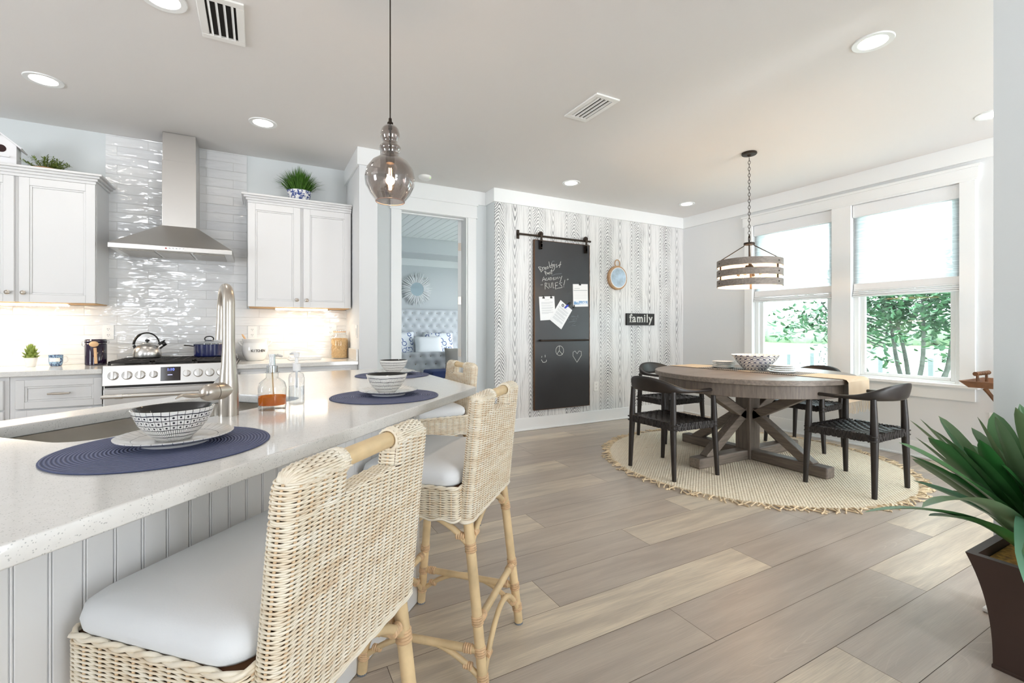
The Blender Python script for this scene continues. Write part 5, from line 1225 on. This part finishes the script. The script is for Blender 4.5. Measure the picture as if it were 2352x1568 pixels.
def make_chair():
    t = thing('dining_chair', None, None)
    for x, y0, y1, nm in ((-.215, .238, .222, 'leg'), (.215, .286, .262, 'leg')):
        for s in (-1, 1):
            x1 = x*(.93 if x > 0 else .93)
            b = MB(); b.tube([(x, s*y0, 0), (x*.985, s*(y0+.6*(y1-y0)), .25), (x*.97, s*y1, .385), (x*.965, s*y1, .44), (x*.96, s*y1, .50), (x1, s*(y1-.004), .675)], [.0165, .0215, .0245, .025, .0230, .0180], 16)
            b.build('leg', M['ebony'], t, smooth=60)
    # one flowing arm and back rail
    P = bez([(.272, .268, .690), (.20, .262, .682), (.05, .256, .676), (-.10, .250, .682), (-.20, .215, .700), (-.262, .13, .718), (-.285, 0, .724), (-.262, -.13, .718), (-.20, -.215, .700), (-.10, -.250, .682), (.05, -.256, .676), (.20, -.262, .682), (.272, -.268, .690)], 5)
    b = MB(); n = len(P); K = 14; vs = []
    for i, p in enumerate(P):
        t_ = (P[min(i+1, n-1)]-P[max(i-1, 0)]).normalized(); sd = Vector((t_.y, -t_.x, 0)).normalized(); u = abs(2*i/(n-1)-1)       # 1 at the arm tips, 0 mid back
        q = max(0, 1-u/.62); hh = .0125+.052*(q*q*(3-2*q)); ht = .0225-.011*q if u < .94 else .0225*(1.15-(u-.94)*9); lean = .28*q
        up = (Vector((0, 0, 1))-sd*lean*(-1)).normalized() if False else (Vector((0, 0, 1))+sd*lean*(1 if sd.dot(Vector((p.x, p.y, 0))) > 0 else -1)).normalized()
        for k in range(K):
            a = 2*PI*k/K; ca, sa = math.cos(a), math.sin(a); e = .7
            vs.append(p+sd*(ht*math.copysign(abs(ca)**e, ca))+up*(hh*math.copysign(abs(sa)**e, sa)))
    b.add(vs, [(i*K+k, i*K+(k+1) % K, (i+1)*K+(k+1) % K, (i+1)*K+k) for i in range(n-1) for k in range(K)]+[tuple(range(K-1, -1, -1)), tuple((n-1)*K+k for k in range(K))])
    b.build('arm_and_back_rail', M['ebony'], t, smooth=60)
    b = MB()
    def yw(x): return .236+(x+.205)/.41*.026     # half width at depth x
    def dip(x, y): return .432-.022*(1-(x/.2)**2)*(1-min(1, abs(y)/.24)**2)
    nx, ny = 13, 16
    for i in range(nx):       # straps across
        x = -.195+.39*i/(nx-1); w = .0115; vs = []; N = ny*4
        for j in range(N+1):
            y = yw(x)*(-1+2*j/N); z = dip(x, y)+.0032*math.cos(PI*(j/4+.5)+PI*i); vs += [(x-w, y, z), (x+w, y, z)]
        b.add(vs, [(2*j, 2*j+1, 2*j+3, 2*j+2) for j in range(N)])
    for k in range(ny):       # straps front to back
        f = -1+2*(k+.5)/ny; vs = []; N = nx*4
        for j in range(N+1):
            x = -.205+.41*j/N; y = f*yw(x); z = dip(x, y)+.0032*math.cos(PI*(j/4)*(nx-1)/nx*1.0+PI*(k+1)); w = .0115*yw(x)/.25; vs += [(x, y-w, z), (x, y+w, z)]
        b.add(vs, [(2*j, 2*j+2, 2*j+3, 2*j+1) for j in range(N)])
    b.box(-.19, .19, -.22, .22, .400, .404)
    b.build('woven_seat', M['leather'], t)
    b = MB(); r = random.Random(6); cs = [Vector((-.205, -.236, 0)), Vector((.205, -.262, 0)), Vector((.205, .262, 0)), Vector((-.205, .236, 0))]
    for e in range(4):
        p, q = cs[e], cs[(e+1) % 4]; d = (q-p).normalized(); L = (q-p).length
        b.bar(p+Vector((0, 0, .408)), q+Vector((0, 0, .408)), .026, .046)
        k = .02
        while k < L-.02:
            c = p+d*k; tl = r.uniform(-.012, .012) if .08 < k < L-.08 else r.uniform(-.03, .03)
            b.bar(c+d*tl+Vector((0, 0, .381)), c-d*tl+Vector((0, 0, .437)), r.uniform(.0075, .011), .034+r.uniform(-.002, .004), d.cross(Vector((0, 0, 1))))
            k += r.uniform(.010, .013)
        for s in (0, 1):
            c = cs[e]; b.ring((c.x*1.01, c.y*1.0, .392+.03*s), .0255, .0045, 14, 5)
    b.build('seat_wrap', M['leather'], t)
    return t
chair = make_chair()
for i, ((x, y), rz, lab) in enumerate((((2.99, 2.755), 0, 'black armchair with its back to the camera, left of the table, facing the windows'), ((3.93, 1.82), PI/2, 'black armchair on the near right of the table, beside the leafy plant'),
        ((3.89, 3.60), -PI/2, 'black armchair between the table and the woodgrain wallpaper'), ((4.84, 2.70), PI, 'black armchair behind the table in front of the windows'))):
    o = chair if i == 0 else copy_tree(chair)
    o.location = (x, y, .011); o.rotation_euler = (0, 0, rz); tag(o, lab, 'chair', 'chairs round the dining table')
# runner, plates, bowl on the table
rn = thing('table_runner', 'beige table runner with dark chevron bands, hanging off the table front', 'table runner', (3.985, 2.68, .7915), math.radians(4))
W_ = .18; b = MB(); hang = .815; pts = [(-hang-.012, -.17), (-hang-.010, -.10), (-hang-.008, -.02), (-hang+.004, -.004), (-hang+.03, .0015)]+[(-.7+.1*k, .0015) for k in range(15)]+[(hang-.03, .0015), (hang-.004, -.004), (hang+.008, -.02), (hang+.012, -.14)]
def edge(y, x):   # the round table edge comes earlier off centre
    return y
vs = []
for y, z in pts: vs += [(-W_, y, z), (W_, y, z), (W_, y, z+.0018), (-W_, y, z+.0018)]
fs = []
for j in range(len(pts)-1): a, c = 4*j, 4*j+4; fs += [(a, a+1, c+1, c), (a+3, c+3, c+2, a+2), (a, c, c+3, a+3), (a+1, a+2, c+2, c+1)]
b.add(vs, fs); b.build('cloth', M['runner'], rn)
b = MB(); r = random.Random(3)
for s, z0 in ((-1, -.17), (1, -.14)):
    for k in range(26):
        x = -W_+2*W_*k/25; b.tube([(x, s*(hang+.012), z0), (x+r.uniform(-.006, .006), s*(hang+.014), z0-.04), (x+r.uniform(-.012, .012), s*(hang+.013), z0-.075-r.uniform(0, .02))], .0016, 4)
b.build('tassels', mat('runner_tassel', (220, 200, 170), .9), rn)['kind'] = 'stuff'
for (x, y), lab in (((3.965, 2.985), 'left of'), ((3.975, 2.415), 'right of')):
    for k in range(4):
        if k == 0 and lab == 'left of':
            DP = MB().lathe([(0, .003), (.06, .003), (.062, 0), (.066, 0), (.068, .004), (.094, .010), (.102, .0145), (.1035, .0165), (.102, .0172), (.093, .0128), (.066, .0075), (0, .0068)], 48).build('side_plate', M['ink_plate'], smooth=50); o = DP
        else: o = DP.copy(); C.objects.link(o)
        o.location = (x+.003*((k*7) % 3-1), y+.003*((k*5) % 3-1), .7937+.0165*k); o.rotation_euler = (0, 0, k*1.3)
        tag(o, 'white side plate in the stack %s the patterned bowl, %s' % (lab, ('at the bottom', 'second from the bottom', 'second from the top', 'topmost')[k]), 'plate', 'side plates stacked on the dining table')
t = thing('serving_bowl', 'large white bowl with blue ring pattern at the centre of the table', 'bowl', (4.03, 2.70, .7937))
zs = [(.085, 0), (.088, .0), (.092, .004), (.120, .030), (.150, .066), (.178, .102), (.200, .134), (.205, .138), (.203, .141)]
MB().lathe([(0, .003)]+zs, 72).build('outer', M['ink_rings'], t, smooth=60)
MB().lathe([(.203, .141), (.196, .137), (.172, .100), (.143, .065), (.112, .032), (.06, .012), (0, .010)], 72).build('inner', M['ink_plate'], t, smooth=60)
# ================================================================ PLANT, TRAY TABLE
pl = thing('planter', 'tall flared dark brown square planter at the right edge of the photo', 'planter', (2.352, .498, 0))
prof = []
for k in range(13): z = .39*k/12; prof.append((.120+.055*(k/12)**2.4, z))
b = MB(); rings = [[(-h_, -h_, z), (h_, -h_, z), (h_, h_, z), (-h_, h_, z)] for h_, z in prof]+[[(sx*(.175-e), sy*(.175-e), z) for sx, sy in ((-1, -1), (1, -1), (1, 1), (-1, 1))] for e, z in ((.026, .39), (.030, .36), (.034, .345))]
b.add([p for g in rings for p in g], [(j*4+i, j*4+(i+1) % 4, (j+1)*4+(i+1) % 4, (j+1)*4+i) for j in range(len(rings)-1) for i in range(4)]+[(3, 2, 1, 0)])
b.build('pot', M['planter'], pl, smooth=25); MB().box(-.123, .123, -.123, .123, 0, .012).build('base_rim', M['planter'], pl, bevel=.002)
MB().box(-.142, .142, -.142, .142, .33, .362).build('moss', M['moss'], pl)
fo = thing('strap_leaf_plant', 'large green strap-leaved plant growing from the brown planter', 'plant', (2.352, .498, .362))
BASE = Vector((2.352, .498, .37)); b = MB()
def strap(tip, w, lift, seed, base=BASE):
    r = random.Random(seed); tip = Vector(tip); bs = base+Vector((r.uniform(-.045, .045), r.uniform(-.045, .045), 0)); h = (tip-bs); flat = Vector((h.x, h.y, 0)); mid = bs+h*.5+Vector((0, 0, lift))
    sd = (flat.cross(Vector((0, 0, 1))) if flat.length > .02 else Vector((1, 0, 0))).normalized(); sd = (Matrix.Rotation(r.uniform(-.7, .7), 3, h.normalized()) @ sd)
    N = 18; vs = []
    for i in range(N+1):
        q = i/N; p = bs*(1-q)**2+mid*2*q*(1-q)+tip*q*q; tn = ((mid-bs)*(1-q)+(tip-mid)*q).normalized(); up = sd.cross(tn).normalized()
        if up.z < 0: up = -up
        ww = w*(.42+.58*max(0, math.sin(PI*min(1, q*.88+.1)))**.8) if q < .8 else w*math.sqrt(max(0, 1-((q-.8)/.2)**2))*(.42+.58*max(0, math.sin(PI*(q*.88+.1)))**.8)+.0006
        for k in (-1, -.5, 0, .5, 1): w_ = p-tuple_v(fo)+sd*ww*k+up*(abs(k)**1.3*ww*.32-ww*.10); w_.x = min(w_.x, .275); vs.append(w_)
    b.add(vs, [(5*i+k, 5*i+k+1, 5*i+k+6, 5*i+k+5) for i in range(N) for k in range(4)])
def tuple_v(o): return Vector(o.location)
TIPS = [((2.153, .821, .828), .026, .05), ((2.34, .86, .81), .024, .05), ((2.246, .77, .844), .024, .06), ((2.034, .715, .829), .026, .07), ((2.42, .73, .79), .026, .05), ((2.376, .70, .841), .030, .04), ((2.26, .62, .866), .030, .03),
        ((2.22, .56, .91), .026, .03), ((2.15, .42, .93), .034, .06), ((1.753, .697, .817), .020, .10), ((1.845, .704, .764), .020, .07), ((1.93, .73, .735), .020, .07), ((1.544, .697, .639), .017, .15), ((1.566, .571, .691), .024, .20), ((1.80, .64, .60), .022, .10),
        ((1.854, .699, .683), .020, .06), ((1.77, .405, .455), .045, .33), ((1.82, .41, .52), .042, .30), ((1.98, .74, .80), .022, .05), ((2.06, .64, .78), .024, .06), ((1.95, .66, .71), .022, .06), ((2.12, .72, .72), .026, .05), ((2.17, .58, .72), .028, .05),
        ((2.22, .30, .90), .036, .05), ((2.30, .40, .98), .036, .02), ((2.40, .45, .95), .034, .0), ((2.42, .60, .90), .03, .0), ((2.52, .55, .80), .03, .05), ((2.50, .20, .88), .034, .05), ((2.35, .05, .80), .034, .10), ((2.15, .10, .75), .034, .12), ((2.56, .35, .86), .03, .02), ((2.0, .25, .66), .032, .14),
        ((2.05, .47, .66), .03, .10), ((2.16, .70, .60), .022, .06), ((2.3, .74, .70), .024, .04), ((2.55, .68, .74), .026, .04)]
for i, (tip, w, lift) in enumerate(TIPS): strap(tip, w*1.5, lift, i)
rr_ = random.Random(31)
for i in range(14): a_ = rr_.uniform(-.5, 3.6); q_ = rr_.uniform(.18, .42); strap((2.352+q_*math.cos(a_), .498+q_*math.sin(a_), rr_.uniform(.60, .90)), rr_.uniform(.034, .05), rr_.uniform(.02, .10), 100+i)
lo = b.build('foliage', M['leaf_hi'], fo, smooth=180); nl = len(lo.data.polygons)//72; rr_ = random.Random(5); tv = []
for i in range(nl): tv += [rr_.choice((.0, .1, .3, .45, .5, .7, .85))]*72
lo.data.attributes.new('tone', 'FLOAT', 'FACE').data.foreach_set('value', [1.0 if 15 <= i//72 <= 16 else t for i, t in enumerate(tv)])
tt = thing('tray_table', 'folding wooden tray table with bamboo handle and legs, behind the wall end', 'tray table', (4.98, 1.14, 0))
b = MB(); z0, z1 = .725, .775
b.add([(x, y, z) for z, e in ((z0, 0), (z1, .045)) for x, y in ((-.20-e, -.32-e), (.20+e, -.32-e), (.20+e, .32+e), (-.20-e, .32+e))]+[(x, y, z) for z, e in ((z0+.012, -.008), (z1, .033)) for x, y in ((-.20-e, -.32-e), (.20+e, -.32-e), (.20+e, .32+e), (-.20-e, .32+e))],
      [(0,1,5,4),(1,2,6,5),(2,3,7,6),(3,0,4,7),(3,2,1,0),(8,9,10,11),(9,8,12,13),(10,9,13,14),(11,10,14,15),(8,11,15,12),(4,5,13,12),(5,6,14,13),(6,7,15,14),(7,4,12,15)]); b.build('tray', M['walnut'], tt, bevel=.002)
def bamboo(p, q, r, n=4):
    b = MB(); p, q = Vector(p), Vector(q); pts = []; rr = []
    for i in range(n*6+1): k = i % 6; pts.append(p.lerp(q, i/(n*6))); rr.append(r*(1.28 if k == 0 else 1.0))
    b.tube(pts, rr, 12); return b
for y in (-.30, .30):
    hb = bamboo((-.13, y, .825), (.13, y, .825), .013, 5).build('handle', M['bamboo'], tt, smooth=60)
    for x in (-.09, .09): MB().tube([(x, y, .755), (x, y, .825)], .009, 10).build('handle_post', M['bamboo'], hb, smooth=60)
for x in (-.15, .15):
    bamboo((x, .24, .722), (x, -.22, .006), .013, 4).build('leg', M['bamboo'], tt, smooth=60); bamboo((x*.82, -.24, .722), (x*.82, .22, .006), .013, 4).build('leg', M['bamboo'], tt, smooth=60)
b = MB(); b.box(-.12, .12, -.20, .16, .738, .752).box(-.11, .11, -.18, .14, .752, .79); t = b.build('box', mat('reddish_box', (104, 80, 62), .5), bevel=.003); t.location = (4.98, 1.14, 0); tag(t, 'low brown wooden box lying on the tray table', 'box')
# ================================================================ BEDROOM
def tufted(b, x0, x1, z0, z1, y, dx, dz, depth=.05, n=6):
    """diamond-buttoned front facing -Y"""
    nx = max(2, int((x1-x0)/dx*n)); nz = max(2, int((z1-z0)/dz*n)); vs = []; fs = []
    for j in range(nz+1):
        for i in range(nx+1):
            x = x0+(x1-x0)*i/nx; z = z0+(z1-z0)*j/nz; u = (x-x0)/dx; v = (z1-z)/dz
            d = min(math.hypot((u-(math.floor(u-.5*(r_ % 2)+.5)+.5*(r_ % 2)))*1.0, (v-r_-.5)*.9) for r_ in range(max(0, int(v)-1), int(v)+2))
            ed = min(x-x0, x1-x, z-z0, z1-z)/.05
            vs.append((x, y-depth*min(1, (d/.45))**.7*min(1, .3+max(0, ed))**.5, z))
    for j in range(nz):
        for i in range(nx): a = j*(nx+1)+i; fs.append((a, a+1, a+nx+2, a+nx+1))
    b.add(vs, fs)
def buttons(x0, x1, z0, z1, y, dx, dz, parent, m):
    v = .5; r_ = 0; b = MB()
    while z1-v*dz > z0+.02:
        x = x0+dx*.5*(r_ % 2)
        while x < x1-.01:
            if x > x0+.02: b.ball((x, y-.006, z1-v*dz), .014, 8)
            x += dx
        v += 1; r_ += 1
    b.build('buttons', m, parent, smooth=180, world=True)
bed = thing('bed', 'grey tufted upholstered bed seen through the bedroom doorway', 'bed', (3.1, 9.0, 0))
b = MB(); b.box(2.02, 4.18, 10.08, 10.16, .1, 1.60); tufted(b, 2.02, 4.18, .55, 1.60, 10.08, .19, .145); b.build('headboard', M['grey_linen'], bed, smooth=180, world=True)
buttons(2.02, 4.18, .6, 1.60, 10.08, .19, .145, bed, M['taupe'])
b = MB(); b.box(2.06, 4.14, 7.72, 7.82, .12, .775); tufted(b, 2.06, 4.14, .14, .775, 7.72, .18, .135, .05); b.build('footboard', M['grey_linen'], bed, smooth=180, world=True)
buttons(2.06, 4.14, .18, .775, 7.72, .18, .135, bed, M['taupe'])
MB().box(2.12, 4.08, 7.82, 10.08, .15, .38).build('side_rails', M['grey_linen'], bed, bevel=.02, world=True)
MB().box(2.14, 4.06, 7.84, 10.06, .38, .62).build('mattress', M['linen'], bed, bevel=.05, seg=4, world=True)
def pillow(name, lab, c, w, h, th, tilt, m, rz=0.0):
    b = MB(); N = 12; vs = []
    for s in (1, -1):
        for j in range(N+1):
            for i in range(N+1):
                u, v = -1+2*i/N, -1+2*j/N; k = (1-u**4)*(1-v**4); pin = 1-.05*(1-abs(v)**2)*abs(u)**3
                vs.append((u*w/2*(1-.06*(1-v*v)*abs(u)**4), -s*th/2*k**.6, v*h/2*(1-.06*(1-u*u)*abs(v)**4)))
    M1 = (N+1)**2; fs = []
    for s in (0, 1):
        for j in range(N):
            for i in range(N): a = s*M1+j*(N+1)+i; f = (a, a+1, a+N+2, a+N+1); fs.append(f if s == 0 else f[::-1])
    b.add(vs, fs); o = b.build(name, m, None, smooth=180, weld=True); o.location = c; o.rotation_euler = (-tilt, 0, rz); return tag(o, lab, 'pillow', 'pillows in the bedroom')
pillow('pillow', 'blue shell-print white pillow on the left side of the bed', (2.62, 9.90, .87), .72, .52, .2, .25, M['print_pillow'])
pillow('pillow', 'blue shell-print white pillow on the right side of the bed', (3.52, 9.90, .86), .72, .50, .2, .25, M['print_pillow'])
pillow('pillow', 'plain white pillow leaning in front of the shell-print ones', (3.22, 9.70, .83), .62, .40, .18, .35, M['linen'])
bn = thing('bench', 'navy upholstered bench at the foot of the grey bed', 'bench', (3.1, 7.3, 0))
MB().box(2.40, 3.75, 7.05, 7.52, .38, .50).build('seat', M['navy'], bn, bevel=.03, seg=4, world=True)
for x in (2.46, 3.69):
    for y in (7.1, 7.47): MB().tube([(x, y, 0), (x, y, .39)], [.016, .022], 10).build('leg', M['ebony'], bn, smooth=50, world=True)
pillow('pillow', 'taupe pillow standing on the navy bench by the door', (2.98, 7.48, .67), .42, .36, .14, .15, M['taupe'])
sm = thing('sunburst_mirror', 'round mirror in a white driftwood sunburst frame above the bed', 'mirror', (3.10, BY, 2.06))
b = MB(); r = random.Random(12)
for i in range(120):
    a = 2*PI*i/120+r.uniform(-.03, .03); r0 = .15; r1 = r.uniform(.25, .385) if i % 2 else r.uniform(.30, .395); d = Vector((math.cos(a), 0, math.sin(a))); y = -.02-.02*(i % 3)-r.uniform(0, .01)
    b.tube([d*r0+Vector((0, y, 0)), d*(r0+(r1-r0)*.6)+Vector((r.uniform(-.008, .008), y, r.uniform(-.008, .008))), d*r1+Vector((0, y+.01, 0))], [.012, .013, .005], 6)
b.build('driftwood_rays', M['driftwood'], sm, smooth=60)
b = MB(); b.rot(XF); b.lathe([(0, .066), (.155, .066), (.160, .06), (.160, .0)], 40); b.build('mirror_glass', M['mirror'], sm, smooth=30)
# ================================================================ OUTDOORS
struct(MB().box(5.5, 90, -40, 60, -.55, -.45).build('ground', M['lawn']))
pw = MB().box(9.5, 52, -40, 60, -.449, -.44).build('pond', M['pond']); tag(pw, 'bright still pond beyond the windows', 'pond')
def shrub():
    t = thing('shrub', 'many-stemmed green shrub just outside the right dining window', 'shrub', (7.5, 2.75, -.45)); r = random.Random(21)
    stems = []
    for k in range(11):
        y0 = 2.35+.085*k+r.uniform(-.03, .03); x0 = 7.5+r.uniform(-.25, .25); ln = (k-5)*.13+r.uniform(-.12, .12); h = r.uniform(1.5, 2.0)
        p = [Vector((x0, y0, -.45)), Vector((x0+r.uniform(-.06, .06), y0+ln*.25, .25)), Vector((x0+r.uniform(-.15, .15), y0+ln*.7, .85)), Vector((x0+r.uniform(-.25, .25), y0+ln*1.3, h))]
        c = bez(p, 5); MB().tube(c, [.046-.034*i/(len(c)-1) for i in range(len(c))], 9).build('stem', M['bark'], t, smooth=60, world=True); stems.append(c)
    b = MB(); cl = []
    for k in range(620):
        cl.append(Vector((7.5+r.uniform(-.6, .55), 2.72+r.gauss(0, .66), 1.58+r.gauss(0, .30))))
    for k in range(48): q = r.random(); cl.append(Vector((7.45+r.uniform(-.3, .3), 3.4+1.25*q, 1.45-.30*q+r.gauss(0, .13))))
    tw = MB()
    for k in range(9):
        q = [Vector((7.5, 3.1, .9+.05*k)), Vector((7.45, 3.7, 1.15+.04*k)), Vector((7.45+r.uniform(-.2, .2), 4.2+r.uniform(-.3, .4), 1.0+.07*k))]; tw.tube(bez(q, 4), [.012-.0011*i for i in range(9)], 6)
    tw.build('twigs', M['bark'], t, smooth=60, world=True)
    for c in cl:
        for j in range(6):
            p = c+Vector((r.gauss(0, .07), r.gauss(0, .07), r.gauss(0, .06))); d = Vector((r.uniform(-1, 1), r.uniform(-1, 1), r.uniform(-.6, .5))).normalized(); s = d.cross(Vector((r.uniform(-.5, .5), r.uniform(-.5, .5), 1))).normalized(); L = r.uniform(.075, .125); n_ = d.cross(s)*.012
            b.add([p, p+d*L*.35+s*L*.27+n_, p+d*L*.75+s*L*.2+n_, p+d*L, p+d*L*.75-s*L*.2+n_, p+d*L*.35-s*L*.27+n_, p+d*L*.5], [(0, 1, 6), (1, 2, 6), (2, 3, 6), (3, 4, 6), (4, 5, 6), (5, 0, 6)])
    b.build('foliage', M['shrub'], t, world=True)
shrub()
def sprig():
    t = thing('wispy_shrub', 'thin wispy plant outside the left dining window, behind the bowl', 'shrub', (6.4, 3.55, -.45)); b = MB(); r = random.Random(3)
    for k in range(9):
        top = Vector((6.4+r.uniform(-.2, .2), 3.5+r.uniform(-.35, .3), r.uniform(.62, .95))); o = Vector((6.4, 3.55, -.45)); m_ = o.lerp(top, .6)+Vector((0, 0, .1)); b.tube([o, m_, top], [.006, .004, .0015], 5)
        for j in range(26):
            p = m_.lerp(top, j/25); d = Vector((r.uniform(-1, 1), r.uniform(-1, 1), r.uniform(-.2, .8))).normalized()*.045; s = d.cross(Vector((0, 0, 1))).normalized()*.008; b.add([p, p+d*.5+s, p+d, p+d*.5-s], [(0, 1, 2, 3)])
    b.build('foliage', mat('wispy_leaf', (96, 108, 104), .8), t, world=True)
sprig()
for i, (x, y) in enumerate(((15, 8.9), (15.4, 8.4), (15.2, 7.3), (15.4, 6.55), (15.3, 5.4), (15.2, 4.85), (15.3, 4.35), (15.3, 3.9), (15.2, 3.3))):
    o = MB().tube([(0, 0, -.5), (0, 0, .36+.05*(i % 3))], .055, 10).build('mooring_post', M['post'], None, smooth=60); o.location = (x, y, 0)
    tag(o, 'weathered grey post standing in the pond', 'post', 'posts in the pond')
t = thing('garden_post', 'pale grey capped post below the right dining window, outside', 'post', (6.35, 2.80, -.45))
MB().box(-.045, .045, -.045, .045, 0, .985).build('shaft', M['post'], t, bevel=.004)
b = MB(); b.box(-.075, .075, -.075, .075, .985, 1.02); b.add([(-.075, -.075, 1.02), (.075, -.075, 1.02), (.075, .075, 1.02), (-.075, .075, 1.02), (0, 0, 1.065)], [(0, 1, 4), (1, 2, 4), (2, 3, 4), (3, 0, 4)]); b.build('cap', M['post'], t)
b = MB(); r = random.Random(17)
for k in range(60): b.ball((56+r.uniform(0, 6), -20+k*1.5, -.4+r.uniform(.3, 1.4)), r.uniform(1.3, 2.6), 9)
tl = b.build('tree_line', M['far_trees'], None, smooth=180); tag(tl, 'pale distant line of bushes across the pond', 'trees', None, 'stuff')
